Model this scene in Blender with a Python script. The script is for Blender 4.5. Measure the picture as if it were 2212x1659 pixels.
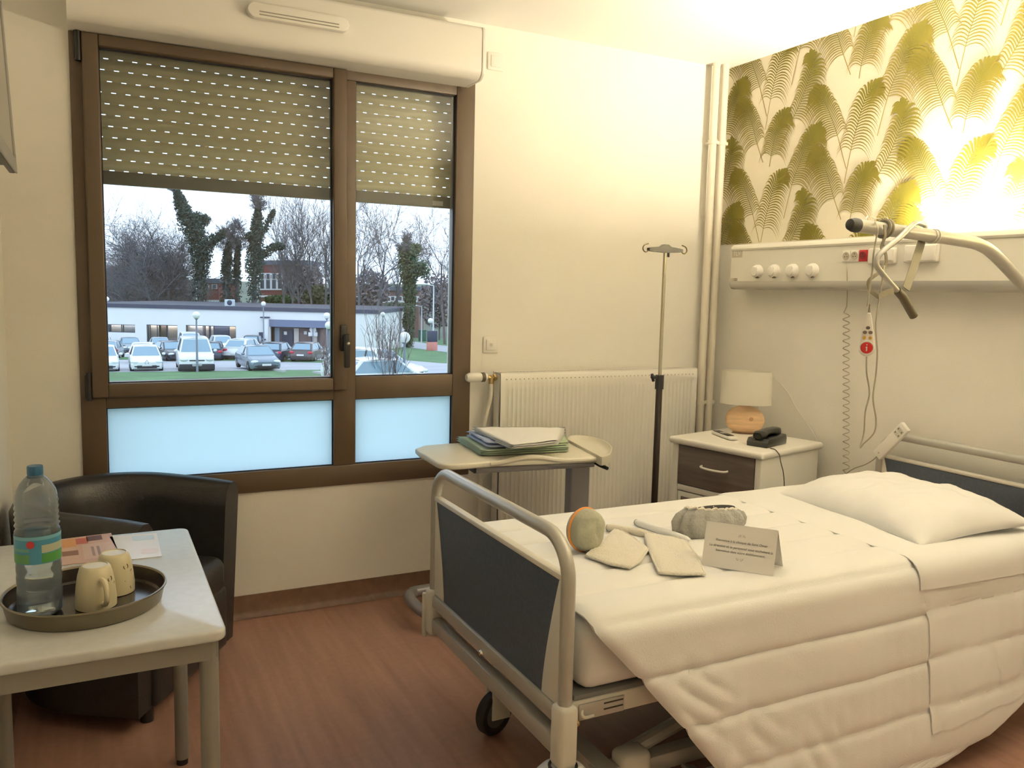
import bpy, bmesh, math, random
from mathutils import Vector, Matrix, noise
random.seed(7)
R = math.radians
scene = bpy.context.scene
COL = scene.collection
for o in list(bpy.data.objects):
    bpy.data.objects.remove(o)

# ------------------------------------------------------------------ camera
CAM = Vector((0.0, 0.0, 1.512))
YAW, PITCH, ROLL, FPX = 0.46858573, -0.1102423, -0.02352881, 1788.23769
_f = Vector((math.sin(YAW) * math.cos(PITCH), math.cos(YAW) * math.cos(PITCH), math.sin(PITCH)))
_r0 = Vector((math.cos(YAW), -math.sin(YAW), 0))
_d0 = _f.cross(_r0)
_r = _r0 * math.cos(ROLL) + _d0 * math.sin(ROLL)
_d = _d0 * math.cos(ROLL) - _r0 * math.sin(ROLL)
cam = bpy.data.cameras.new('camera')
cam.sensor_fit = 'HORIZONTAL'
cam.sensor_width = 36.0
cam.lens = FPX / 2212.0 * 36.0
cam.clip_start = 0.05
cam.clip_end = 1000
camo = bpy.data.objects.new('camera', cam)
COL.objects.link(camo)
camo.matrix_world = Matrix(((_r.x, -_d.x, -_f.x, CAM.x), (_r.y, -_d.y, -_f.y, CAM.y), (_r.z, -_d.z, -_f.z, CAM.z), (0, 0, 0, 1)))
scene.camera = camo

# ------------------------------------------------------------------ world: even overcast dusk sky
world = bpy.data.worlds.new('overcast_sky')
scene.world = world
world.use_nodes = True
_bg = world.node_tree.nodes['Background']
_bg.inputs['Color'].default_value = (0.78, 0.92, 1.12, 1)
_bg.inputs['Strength'].default_value = 1.70

vs = scene.view_settings
vs.view_transform = 'Standard'
vs.look = 'None'
vs.exposure = 0.26
vs.gamma = 1.0
vs.use_curve_mapping = False
LAMP_STRENGTH = 400.0
LAMP_COLOR = (1.0, 0.87, 0.655)

# ------------------------------------------------------------------ pixel -> place (needs the plane the thing touches)
def ray(px, py):
    return _r * ((px - 1106.0) / FPX) + _d * ((py - 829.5) / FPX) + _f
def PX(px, py, x):
    d = ray(px, py); return CAM + d * ((x - CAM.x) / d.x)
def PY(px, py, y):
    d = ray(px, py); return CAM + d * ((y - CAM.y) / d.y)
def PZ(px, py, z):
    d = ray(px, py); return CAM + d * ((z - CAM.z) / d.z)
GA, GB = -1.166, -0.0447                      # car park falls gently away from the clinic
def gz(y): return GA + GB * y
def PG(px, py):
    d = ray(px, py); return CAM + d * ((GA - CAM.z) / (d.z - GB * d.y))
def PD(px, py, depth): return CAM + ray(px, py) * depth

D = 3.806      # inner face of the window wall
XH = 3.256     # inner face of the wall behind the bed
XL = -0.312    # inner face of the wall with the television
YB = -0.75     # wall behind the viewer
H = 2.8

# ------------------------------------------------------------------ colour + materials
def S(r, g, b):
    f = lambda c: (c / 255 / 12.92) if c / 255 <= 0.04045 else ((c / 255 + 0.055) / 1.055) ** 2.4
    return (f(r), f(g), f(b))
MATS = {}
def mat(name, col, rough=0.5, metal=0.0, var=0.0, vscale=6.0, bump=0.0, bscale=60.0, stretch=None, spec=0.5, coat=0.0, sheen=0.0, detail=3.0, col2=None):
    if name in MATS: return MATS[name]
    m = bpy.data.materials.new(name); m.use_nodes = True
    nt = m.node_tree; b = nt.nodes['Principled BSDF']
    b.inputs['Base Color'].default_value = (*col, 1)
    b.inputs['Roughness'].default_value = rough
    b.inputs['Metallic'].default_value = metal
    b.inputs['Specular IOR Level'].default_value = spec
    b.inputs['Coat Weight'].default_value = coat
    b.inputs['Sheen Weight'].default_value = sheen
    m.diffuse_color = (*col, 1)
    if var > 0 or bump > 0 or col2:
        tc = nt.nodes.new('ShaderNodeTexCoord'); mp = nt.nodes.new('ShaderNodeMapping')
        if stretch: mp.inputs['Scale'].default_value = stretch
        nt.links.new(tc.outputs['Object'], mp.inputs['Vector'])
    if var > 0 or col2:
        n = nt.nodes.new('ShaderNodeTexNoise'); n.inputs['Scale'].default_value = vscale; n.inputs['Detail'].default_value = detail
        nt.links.new(mp.outputs['Vector'], n.inputs['Vector'])
        cr = nt.nodes.new('ShaderNodeValToRGB')
        c2 = col2 if col2 else tuple(min(1, c * (1 + var)) for c in col)
        c1 = col if col2 else tuple(c * (1 - var) for c in col)
        cr.color_ramp.elements[0].color = (*c1, 1); cr.color_ramp.elements[0].position = 0.32
        cr.color_ramp.elements[1].color = (*c2, 1); cr.color_ramp.elements[1].position = 0.68
        nt.links.new(n.outputs['Fac'], cr.inputs['Fac']); nt.links.new(cr.outputs['Color'], b.inputs['Base Color'])
    if bump > 0:
        n2 = nt.nodes.new('ShaderNodeTexNoise'); n2.inputs['Scale'].default_value = bscale; n2.inputs['Detail'].default_value = 4
        nt.links.new(mp.outputs['Vector'], n2.inputs['Vector'])
        bp = nt.nodes.new('ShaderNodeBump'); bp.inputs['Strength'].default_value = bump; bp.inputs['Distance'].default_value = 0.01
        nt.links.new(n2.outputs['Fac'], bp.inputs['Height']); nt.links.new(bp.outputs['Normal'], b.inputs['Normal'])
    MATS[name] = m
    return m
def emit(name, col, strength):
    if name in MATS: return MATS[name]
    m = bpy.data.materials.new(name); m.use_nodes = True
    nt = m.node_tree; nt.nodes.clear()
    e = nt.nodes.new('ShaderNodeEmission'); e.inputs['Color'].default_value = (*col, 1); e.inputs['Strength'].default_value = strength
    o = nt.nodes.new('ShaderNodeOutputMaterial'); nt.links.new(e.outputs[0], o.inputs[0])
    MATS[name] = m
    return m
def glass_mat(name, tint=(0.95, 0.97, 0.97), ior=1.5, rough=0.0):
    """thin pane: clear, with the mirror share given by Fresnel"""
    if name in MATS: return MATS[name]
    m = bpy.data.materials.new(name); m.use_nodes = True
    nt = m.node_tree; nt.nodes.clear()
    t = nt.nodes.new('ShaderNodeBsdfTransparent'); t.inputs['Color'].default_value = (*tint, 1)
    g = nt.nodes.new('ShaderNodeBsdfGlossy'); g.inputs['Roughness'].default_value = rough
    fr = nt.nodes.new('ShaderNodeFresnel'); fr.inputs['IOR'].default_value = ior
    mx = nt.nodes.new('ShaderNodeMixShader'); o = nt.nodes.new('ShaderNodeOutputMaterial')
    nt.links.new(fr.outputs[0], mx.inputs[0]); nt.links.new(t.outputs[0], mx.inputs[1]); nt.links.new(g.outputs[0], mx.inputs[2]); nt.links.new(mx.outputs[0], o.inputs[0])
    MATS[name] = m
    return m
def frosted_mat(name):
    if name in MATS: return MATS[name]
    m = bpy.data.materials.new(name); m.use_nodes = True
    nt = m.node_tree; nt.nodes.clear()
    t = nt.nodes.new('ShaderNodeBsdfTranslucent'); t.inputs['Color'].default_value = (0.80, 0.93, 0.97, 1)
    g = nt.nodes.new('ShaderNodeBsdfDiffuse'); g.inputs['Color'].default_value = (0.75, 0.8, 0.82, 1)
    mx = nt.nodes.new('ShaderNodeMixShader'); mx.inputs[0].default_value = 0.12
    o = nt.nodes.new('ShaderNodeOutputMaterial')
    nt.links.new(t.outputs[0], mx.inputs[1]); nt.links.new(g.outputs[0], mx.inputs[2]); nt.links.new(mx.outputs[0], o.inputs[0])
    MATS[name] = m
    return m

# ------------------------------------------------------------------ mesh builder
class MB:
    def __init__(s): s.v = []; s.f = []; s.m = []
    def add(s, vs, fs, mi=0, M=None):
        k = len(s.v)
        if M is not None: vs = [M @ Vector(p) for p in vs]
        s.v += [tuple(p) for p in vs]
        for f in fs: s.f.append(tuple(i + k for i in f)); s.m.append(mi)
        return s
    def bm(s, b, mi=0, M=None):
        b.verts.index_update()
        s.add([v.co.copy() for v in b.verts], [[v.index for v in f.verts] for f in b.faces], mi, M); b.free(); return s
    def box(s, c, d, bev=0.0, seg=2, M=None, mi=0):
        b = bmesh.new(); bmesh.ops.create_cube(b, size=1)
        for v in b.verts: v.co = Vector((v.co.x * d[0], v.co.y * d[1], v.co.z * d[2]))
        if bev > 0: bmesh.ops.bevel(b, geom=b.edges[:] , offset=min(bev, 0.49 * min(d)), segments=seg, profile=0.5, affect='EDGES')
        T = Matrix.Translation(c)
        return s.bm(b, mi, (T @ M) if M is not None else T)
    def b2(s, x0, x1, y0, y1, z0, z1, bev=0.0, seg=2, mi=0):
        return s.box(((x0 + x1) / 2, (y0 + y1) / 2, (z0 + z1) / 2), (abs(x1 - x0), abs(y1 - y0), abs(z1 - z0)), bev, seg, None, mi)
    def prism(s, poly, z0, z1, M=None, bev=0.0, seg=2, mi=0):
        b = bmesh.new()
        lo = [b.verts.new((x, y, z0)) for x, y in poly]; hi = [b.verts.new((x, y, z1)) for x, y in poly]
        n = len(poly)
        b.faces.new(lo[::-1]); b.faces.new(hi)
        for i in range(n): b.faces.new((lo[i], lo[(i + 1) % n], hi[(i + 1) % n], hi[i]))
        bmesh.ops.recalc_face_normals(b, faces=b.faces[:])
        if bev > 0:
            es = [e for e in b.edges if abs(e.verts[0].co.z - e.verts[1].co.z) < 1e-6]
            bmesh.ops.bevel(b, geom=es, offset=bev, segments=seg, profile=0.5, affect='EDGES')
        return s.bm(b, mi, M)
    def tube(s, pts, r, n=10, cap=True, closed=False, mi=0, flat=None):
        P = [Vector(p) for p in pts]; k = len(P)
        rr = r if isinstance(r, (list, tuple)) else [r] * k
        T = []
        for i in range(k):
            a = P[(i - 1) % k] if (closed or i > 0) else P[0]; b = P[(i + 1) % k] if (closed or i < k - 1) else P[-1]
            t = (b - a); T.append(t.normalized() if t.length > 1e-9 else Vector((0, 0, 1)))
        u = T[0].orthogonal().normalized()
        if flat is not None:
            u = Vector(flat) - T[0] * Vector(flat).dot(T[0]); u.normalize()
        vs = []; fs = []
        for i in range(k):
            u = (u - T[i] * u.dot(T[i]))
            u = u.normalized() if u.length > 1e-9 else T[i].orthogonal().normalized()
            w = T[i].cross(u)
            for j in range(n):
                a = 2 * math.pi * j / n
                vs.append(P[i] + (u * math.cos(a) + w * math.sin(a)) * rr[i])
        for i in range(k if closed else k - 1):
            i2 = (i + 1) % k
            for j in range(n):
                j2 = (j + 1) % n
                fs.append((i * n + j, i * n + j2, i2 * n + j2, i2 * n + j))
        if cap and not closed:
            fs.append(tuple(range(n))[::-1]); fs.append(tuple((k - 1) * n + j for j in range(n)))
        return s.add(vs, fs, mi)
    def strap(s, pts, w, t, side, mi=0):
        """flat band along pts, wide along `side`"""
        P = [Vector(p) for p in pts]; sd = Vector(side).normalized(); vs = []; fs = []
        for i, p in enumerate(P):
            a = P[max(0, i - 1)]; b = P[min(len(P) - 1, i + 1)]; tg = (b - a).normalized()
            sw = (sd - tg * sd.dot(tg)).normalized(); nn = tg.cross(sw)
            for a_, b_ in ((-1, -1), (1, -1), (1, 1), (-1, 1)): vs.append(p + sw * (a_ * w / 2) + nn * (b_ * t / 2))
        for i in range(len(P) - 1):
            for j in range(4): fs.append((i * 4 + j, i * 4 + (j + 1) % 4, i * 4 + 4 + (j + 1) % 4, i * 4 + 4 + j))
        fs.append((3, 2, 1, 0)); k = (len(P) - 1) * 4; fs.append((k, k + 1, k + 2, k + 3))
        return s.add(vs, fs, mi)
    def lathe(s, prof, n=32, M=None, mi=0, cap=False):
        vs = []; fs = []
        for r, z in prof:
            for j in range(n):
                a = 2 * math.pi * j / n; vs.append((r * math.cos(a), r * math.sin(a), z))
        for i in range(len(prof) - 1):
            for j in range(n):
                j2 = (j + 1) % n; fs.append((i * n + j, i * n + j2, (i + 1) * n + j2, (i + 1) * n + j))
        if cap:
            if prof[0][0] > 1e-5: fs.append(tuple(range(n))[::-1])
            if prof[-1][0] > 1e-5: fs.append(tuple((len(prof) - 1) * n + j for j in range(n)))
        return s.add(vs, fs, mi, M)
    def cyl(s, a, b, r, n=16, mi=0): return s.tube([a, b], r, n, True, False, mi)
    def sphere(s, c, r, n=16, mi=0, sc=(1, 1, 1), M=None):
        b = bmesh.new(); bmesh.ops.create_uvsphere(b, u_segments=n, v_segments=max(6, n * 2 // 3), radius=r)
        T = Matrix.Translation(c) @ (M or Matrix.Identity(4)) @ Matrix.Diagonal((*sc, 1))
        return s.bm(b, mi, T)
    def grid(s, fn, nu, nv, mi=0, wrap=False):
        vs = []; fs = []
        for i in range(nu + 1):
            for j in range(nv + 1): vs.append(fn(i / nu, j / nv))
        for i in range(nu):
            for j in range(nv):
                a = i * (nv + 1) + j; fs.append((a, a + nv + 1, a + nv + 2, a + 1))
        return s.add(vs, fs, mi)
    def sheet(s, fn, nu, nv, th, mi=0):
        """grid surface with thickness th (downwards along its normals) and closed rim"""
        vs = [[Vector(fn(i / nu, j / nv)) for j in range(nv + 1)] for i in range(nu + 1)]
        nn = []
        for i in range(nu + 1):
            row = []
            for j in range(nv + 1):
                a = vs[min(nu, i + 1)][j] - vs[max(0, i - 1)][j]; b = vs[i][min(nv, j + 1)] - vs[i][max(0, j - 1)]
                c = a.cross(b); row.append(c.normalized() if c.length > 1e-12 else Vector((0, 0, 1)))
            nn.append(row)
        W = nv + 1; N = (nu + 1) * W
        top = [vs[i][j] for i in range(nu + 1) for j in range(W)]
        bot = [vs[i][j] - nn[i][j] * th for i in range(nu + 1) for j in range(W)]
        fs = []
        for i in range(nu):
            for j in range(nv):
                a = i * W + j
                fs.append((a, a + W, a + W + 1, a + 1)); fs.append((N + a, N + a + 1, N + a + W + 1, N + a + W))
        for i in range(nu):
            a = i * W; fs.append((a, N + a, N + a + W, a + W)); a = i * W + nv; fs.append((a, a + W, N + a + W, N + a))
        for j in range(nv):
            a = j; fs.append((a, a + 1, N + a + 1, N + a)); a = nu * W + j; fs.append((a, N + a, N + a + 1, a + 1))
        return s.add(top + bot, fs, mi)
    def mesh(s, name, mats, off=None, ang=35, fix=True):
        me = bpy.data.meshes.new(name)
        vv = s.v if off is None else [(a - off[0], b - off[1], c - off[2]) for a, b, c in s.v]
        me.from_pydata(vv, [], s.f)
        ms = mats if isinstance(mats, (list, tuple)) else [mats]
        for m in ms: me.materials.append(m)
        me.polygons.foreach_set('material_index', s.m)
        if fix:
            b = bmesh.new(); b.from_mesh(me); bmesh.ops.recalc_face_normals(b, faces=b.faces[:]); b.to_mesh(me); b.free()
        if ang:
            me.polygons.foreach_set('use_smooth', [True] * len(me.polygons))
            me.set_sharp_from_angle(angle=R(ang))
        me.update()
        return me

def root_of(o):
    while o.parent: o = o.parent
    return o
def link(name, me, parent=None):
    o = bpy.data.objects.new(name, me); COL.objects.link(o)
    if parent: o.parent = parent
    return o
def part(name, mb, m, parent=None, ang=35, world=True, fix=True):
    """mesh object; when world, the coordinates in mb are world ones and are moved into the frame of the thing"""
    off = None
    if parent is not None and world: off = root_of(parent).location
    return link(name, mb.mesh(name, m, off, ang, fix), parent)
def thing(name, label, cat, loc=(0, 0, 0), rz=0.0, group=None):
    o = bpy.data.objects.new(name, None); COL.objects.link(o)
    o.empty_display_size = 0.05
    o.location = loc; o.rotation_euler = (0, 0, rz)
    o['label'] = label; o['category'] = cat
    if group: o['group'] = group
    return o
def tag(o, label, cat, group=None):
    o['label'] = label; o['category'] = cat
    if group: o['group'] = group
    return o
def struct(o, label=None):
    o['kind'] = 'structure'
    if label: o['label'] = label
    return o
def single(name, mb, m, label, cat, loc, ang=35, group=None):
    """thing made of one mesh, origin at its base"""
    o = link(name, mb.mesh(name, m, loc, ang)); o.location = loc
    return tag(o, label, cat, group)
def text_mesh(name, body, size, m, matrix, parent=None, align='CENTER', extrude=0.0002, shear=0.0, spacing=1.0):
    cu = bpy.data.curves.new(name, 'FONT'); cu.body = body; cu.size = size; cu.align_x = align; cu.align_y = 'CENTER'; cu.extrude = extrude; cu.shear = shear; cu.space_character = spacing
    to = bpy.data.objects.new(name, cu); COL.objects.link(to)
    dg = bpy.context.evaluated_depsgraph_get(); dg.update()
    me = bpy.data.meshes.new_from_object(to.evaluated_get(dg)); bpy.data.objects.remove(to)
    me.transform(matrix); me.materials.clear(); me.materials.append(m)
    if parent is not None: me.transform(Matrix.Translation(-root_of(parent).location))
    return link(name, me, parent)
def frame(o, x, y, z):
    """matrix with origin o and axes x, y, z"""
    x, y, z = Vector(x).normalized(), Vector(y).normalized(), Vector(z).normalized()
    return Matrix(((x.x, y.x, z.x, o[0]), (x.y, y.y, z.y, o[1]), (x.z, y.z, z.z, o[2]), (0, 0, 0, 1)))
def smooth(pts, k=4, closed=False):
    """Catmull-Rom through pts"""
    P = [Vector(p) for p in pts]; n = len(P); out = []
    for i in range(n if closed else n - 1):
        p0 = P[(i - 1) % n] if (closed or i) else P[0]; p1 = P[i]; p2 = P[(i + 1) % n]; p3 = P[(i + 2) % n] if (closed or i < n - 2) else P[-1]
        for j in range(k):
            t = j / k
            out.append(0.5 * ((2 * p1) + (p2 - p0) * t + (2 * p0 - 5 * p1 + 4 * p2 - p3) * t * t + (3 * p1 - p0 - 3 * p2 + p3) * t ** 3))
    if not closed: out.append(P[-1])
    return out
def nz(*a): return noise.noise(Vector(a))
# ================================================================== the room
m_wall = mat('cream_wall_paint', (0.88, 0.85, 0.77), 0.85, var=0.015, vscale=3, bump=0.12, bscale=160)
m_ceil = mat('ceiling_paint', (0.92, 0.90, 0.85), 0.9, bump=0.06, bscale=120)
m_white = mat('white_lacquer', (0.80, 0.77, 0.70), 0.4)
m_plastic = mat('white_plastic', (0.82, 0.79, 0.72), 0.35)
m_outwall = mat('outer_render', (0.75, 0.77, 0.78), 0.9)

def floor_mat():
    m = mat('brown_linoleum', (0.30, 0.135, 0.07), 0.38, spec=0.4)
    nt = m.node_tree; b = nt.nodes['Principled BSDF']
    tc = nt.nodes.new('ShaderNodeTexCoord'); mp = nt.nodes.new('ShaderNodeMapping'); mp.inputs['Scale'].default_value = (26, 1.6, 1)
    n = nt.nodes.new('ShaderNodeTexNoise'); n.inputs['Scale'].default_value = 1.0; n.inputs['Detail'].default_value = 6
    n2 = nt.nodes.new('ShaderNodeTexNoise'); n2.inputs['Scale'].default_value = 40
    mx = nt.nodes.new('ShaderNodeMix'); mx.data_type = 'FLOAT'; mx.inputs[0].default_value = 0.25
    cr = nt.nodes.new('ShaderNodeValToRGB')
    cr.color_ramp.elements[0].position = 0.3; cr.color_ramp.elements[0].color = (0.29, 0.155, 0.112, 1)
    cr.color_ramp.elements[1].position = 0.72; cr.color_ramp.elements[1].color = (0.42, 0.24, 0.175, 1)
    nt.links.new(tc.outputs['Object'], mp.inputs[0]); nt.links.new(mp.outputs[0], n.inputs['Vector']); nt.links.new(tc.outputs['Object'], n2.inputs['Vector'])
    nt.links.new(n.outputs['Fac'], mx.inputs[2]); nt.links.new(n2.outputs['Fac'], mx.inputs[3]); nt.links.new(mx.outputs[0], cr.inputs[0]); nt.links.new(cr.outputs[0], b.inputs['Base Color'])
    return m
m_floor = floor_mat()
struct(part('floor', MB().b2(XL - .3, XH + .3, YB - .3, D + .3, -.25, 0), m_floor, ang=0))
struct(part('ceiling', MB().b2(XL - .3, XH + .3, YB - .3, D + .3, H, H + .2), m_ceil, ang=0))
WX0, WX1, WZ0, WZ1 = -.058, 1.685, .584, 2.525
OUT = D + .28
w = MB()
w.b2(XL - .3, WX0, D, OUT, 0, H); w.b2(WX1, XH + .3, D, OUT, 0, H); w.b2(WX0, WX1, D, OUT, 0, WZ0); w.b2(WX0, WX1, D, OUT, WZ1, H)
struct(part('wall_window', w, m_wall, ang=0))
struct(part('wall_left', MB().b2(XL - .3, XL, YB, D, 0, H), m_wall, ang=0))
struct(part('wall_rear', MB().b2(XL - .3, XH + .3, YB - .3, YB, 0, H), m_wall, ang=0))
wh = struct(part('wall_head', MB().b2(XH, XH + .3, YB, D, 0, H), m_wall, ang=0))
# outer skin of the clinic wall around the window
w = MB(); w.b2(-6, WX0, OUT, OUT + .02, -4, 5); w.b2(WX1, 7, OUT, OUT + .02, -4, 5); w.b2(WX0, WX1, OUT, OUT + .02, -4, WZ0 - .03); w.b2(WX0, WX1, OUT, OUT + .02, WZ1, 5)
struct(part('wall_outside', w, m_outwall, ang=0))
m_base = mat('brown_skirting', (0.17, 0.095, 0.06), 0.45, var=.15, vscale=20)
def skirting(name, a, b, nrm):
    a, b, nv = Vector(a), Vector(b), Vector(nrm); mb = MB()
    prof = [(0, .105), (.006, .105), (.008, .03), (.016, .012), (.03, .002), (0, 0)]
    vs = []
    for p in (a, b):
        for d, z in prof: vs.append(p + nv * d + Vector((0, 0, z)))
    k = len(prof); fs = [(i, (i + 1) % k, k + (i + 1) % k, k + i) for i in range(k)] + [tuple(range(k)), tuple(range(k, 2 * k))[::-1]]
    struct(part(name, mb.add(vs, fs), m_base))
skirting('baseboard_window', (XL, D, 0), (XH, D, 0), (0, -1, 0))
skirting('baseboard_head', (XH, D, 0), (XH, YB, 0), (-1, 0, 0))
skirting('baseboard_left', (XL, YB, 0), (XL, D, 0), (1, 0, 0))

# ------------------------------------------------------------------ wallpaper with printed palm leaves
ZW0 = 1.813
m_paper = mat('wallpaper_ground', (0.80, 0.74, 0.58), 0.8, bump=0.08, bscale=300)
part('wallpaper', MB().b2(XH - .0012, XH + .001, YB, D, ZW0, H), m_paper, wh, 0)
def print_mat():
    m = mat('printed_leaf_green', (0.37, 0.36, 0.075), 0.75)
    nt = m.node_tree; b = nt.nodes['Principled BSDF']
    at = nt.nodes.new('ShaderNodeAttribute'); at.attribute_name = 'shade'
    nt.links.new(at.outputs['Color'], b.inputs['Base Color'])
    return m
m_print = print_mat()
def leaf_print(path, half, nl, lift, droop=1.0):
    """one printed frond on the wall: path = (y, z) points from stalk foot, leaf base, ..., tip; first interval is the bare stalk"""
    pts = [Vector((p[0], p[1], 0)) for p in path]
    stem = smooth(pts, 8)
    base = 8
    leaf = stem[base:]
    L = [0.0]
    for i in range(1, len(leaf)): L.append(L[-1] + (leaf[i] - leaf[i - 1]).length)
    tot = L[-1]
    bm = bmesh.new(); lay = bm.loops.layers.color.new('shade')
    x0_ = XH - .0016 - lift; x = x0_
    def ribbon(line, w0, w1, col0, col1, prof, x=None):
        x = x0_ if x is None else x
        n = len(line); prev = None
        for i, p in enumerate(line):
            t = i / (n - 1)
            a = line[max(0, i - 1)]; b = line[min(n - 1, i + 1)]
            tg = (b - a); tg = tg.normalized() if tg.length > 1e-9 else Vector((0, 1, 0))
            nn = Vector((-tg.y, tg.x, 0)); ww = (w0 + (w1 - w0) * t) * prof(t) / 2
            va = bm.verts.new((x, p.x + nn.x * ww, p.y + nn.y * ww)); vb = bm.verts.new((x, p.x - nn.x * ww, p.y - nn.y * ww))
            if prev:
                f = bm.faces.new((prev[0], prev[1], vb, va))
                c = tuple(col0[k] + (col1[k] - col0[k]) * t for k in range(3))
                for l in f.loops: l[lay] = (*[v for v in c], 1)
            prev = (va, vb)
    dark = (0.43, 0.41, 0.075); mid = (0.50, 0.465, 0.14); pale = (0.57, 0.50, 0.23)
    ribbon(stem, .0042, .0026, pale, dark, lambda t: 1)
    k = 0
    for i in range(nl):
        t = i / (nl - 1); s = t * tot * .985
        while k < len(L) - 2 and L[k + 1] < s: k += 1
        q = (s - L[k]) / max(1e-9, L[k + 1] - L[k]); p = leaf[k].lerp(leaf[k + 1], q)
        tg = (leaf[k + 1] - leaf[k]).normalized()
        for sd in (-1, 1):
            x = x0_ - (i * 2 + sd) * 1.0e-5 - 2e-5
            nn = Vector((-tg.y, tg.x, 0)) * sd
            env = (1.0 + .25 * t - .35 * t * t) if t < .75 else (.99 - (t - .75) * 2.4)
            ln = half * max(.35, env) * random.uniform(.94, 1.06)
            up = .62 + .25 * t
            d0 = (tg * up + nn * (1 - .25 * t)).normalized()
            g = Vector((0, -1, 0)) * (1.15 - .55 * t) * droop - tg * .12
            line = []
            for j in range(7):
                u = j / 6
                line.append(p + d0 * (ln * u * (1 - .22 * u)) + g * (ln * .55 * u * u))
            wd = half * (.042 + .075 * t * t + (.02 if t > .8 else 0))
            if i < 2: wd *= .8
            base_c = tuple(mid[c] + (dark[c] - mid[c]) * min(1, t * 1.5) for c in range(3))
            tip_c = tuple(pale[c] + (mid[c] - pale[c]) * t for c in range(3))
            ribbon(line, wd, wd, base_c, tip_c, lambda a: (.55 + 1.1 * a) if a < .4 else max(.12, 1.0 * (1 - (a - .4) / .62)), x)
    for co, no in (((0, 0, ZW0), (0, 0, -1)), ((0, 0, H - .002), (0, 0, 1)), ((0, D - .001, 0), (0, 1, 0))):
        bmesh.ops.bisect_plane(bm, geom=bm.verts[:] + bm.edges[:] + bm.faces[:], plane_co=co, plane_no=no, clear_outer=True)
    if not bm.faces: bm.free(); return
    me = bpy.data.meshes.new('palm_leaf_print'); bm.to_mesh(me); bm.free(); me.materials.append(m_print)
    link('palm_leaf_print', me, wh)
def w2(x, y):
    p = PX(1740 + x * .2894, y * .2894, XH); return (p.y, p.z)
FRONDS = [  # half width, leaflets per side, droop, stalk foot .. tip as measured on one repeat of the paper
    (.152, 26, 1.0, [(290, 1370), (340, 1120), (390, 930), (440, 760), (490, 670), (560, 618)]),
    (.152, 26, 1.0, [(305, 1260), (240, 1010), (195, 880), (150, 770), (110, 700), (70, 668)]),
    (.152, 26, 1.0, [(268, 1640), (215, 1480), (170, 1320), (130, 1215), (95, 1150), (60, 1125)]),
    (.152, 26, 1.0, [(330, 1680), (345, 1590), (380, 1450), (410, 1350), (450, 1280), (510, 1245)]),
    (.166, 28, 1.0, [(540, 1015), (620, 720), (690, 540), (750, 400), (820, 270), (900, 190)]),
    (.152, 27, 1.0, [(430, 1550), (555, 1295), (640, 1140), (710, 960), (745, 850), (715, 765)]),
]
cells = []
for i in range(-4, 6):
    for j in range(-3, 4):
        cells.append((-.5555 * i, -.3385 * (i % 2) - .680 * j))
PATHS = [[w2(*q) for q in fr[3]] for fr in FRONDS]
for dy, dz in cells:
    for n, fr in enumerate(FRONDS):
        pa = [(a + dy, b + dz) for a, b in PATHS[n]]
        ys = [a for a, b in pa]; zs = [b for a, b in pa]
        if max(ys) < 0.85 or min(ys) > D + .12 or max(zs) < ZW0 - .02 or min(zs) > H + .1: continue
        leaf_print(pa, fr[0], fr[1], n * .0008, fr[2])

# ------------------------------------------------------------------ window: brown frame, one sash, four panes
m_frame = mat('brown_window_frame', (0.105, 0.072, 0.045), 0.42, var=.06, vscale=4)
m_black = mat('black_plastic', (0.012, 0.012, 0.013), 0.4)
m_gasket = mat('dark_gasket', (0.012, 0.012, 0.02), 0.6)
m_glass = glass_mat('clear_glass')
m_frost = frosted_mat('frosted_glass')
win = struct(thing('window_1', '', '', (0, 0, 0)), 'brown framed window with one tall opening sash and frosted lower panes')
del win['category']
FY0, FY1 = D - .012, D + .062
def bar(name, x0, x1, z0, z1, y0=FY0, y1=FY1, p=win, m=m_frame, bev=.004): return part(name, MB().b2(x0, x1, y0, y1, z0, z1, bev), m, p)
bar('frame_jamb', WX0, .036, WZ0, WZ1); bar('frame_jamb', 1.589, WX1, WZ0, WZ1)
bar('frame_head', .036, 1.589, 2.447, WZ1); bar('frame_sill', .036, 1.589, WZ0, .680)
bar('mullion', .99, 1.094, .680, 2.447); bar('transom', .036, .99, .993, 1.10); bar('transom', 1.094, 1.589, .993, 1.10)
sash = MB()
sx0, sx1, sz0, sz1, gx0, gx1, gz0_, gz1_ = -.014, 1.046, 1.041, 2.486, .046, .983, 1.098, 2.440
for a in ((sx0, gx0 + .0, sz0, sz1), (gx1, sx1, sz0, sz1)): sash.b2(a[0], a[1], D - .040, D + .03, a[2], a[3], .007, 3)
for a in ((gx0, gx1, gz1_, sz1), (gx0, gx1, sz0, gz0_)): sash.b2(a[0], a[1], D - .040, D + .03, a[2], a[3], .007, 3)
sash = part('sash', sash, m_frame, win)
# sloping glazing beads round each pane
def bead(x0, x1, z0, z1, y, par, wd=.012):
    mb = MB()
    for a, b in (((x0, z0), (x1, z0)), ((x1, z0), (x1, z1)), ((x1, z1), (x0, z1)), ((x0, z1), (x0, z0))):
        mb.tube([(a[0], y, a[1]), (b[0], y, b[1])], wd * .5, 4)
    return part('gasket', mb, m_gasket, par)
def pane(x0, x1, z0, z1, y, m, label, par=win):
    p = part('pane', MB().b2(x0 - .01, x1 + .01, y, y + .004, z0 - .01, z1 + .01), m, par, 0); p['label'] = label
    bead(x0, x1, z0, z1, y - .004, par)
pane(gx0, gx1, gz0_, gz1_, D + .0, m_glass, 'clear pane of the opening sash', sash)
pane(1.094, 1.589, 1.10, 2.447, D + .012, m_glass, 'narrow clear fixed pane')
pane(.036, .99, .680, .993, D + .012, m_frost, 'wide frosted lower pane')
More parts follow.
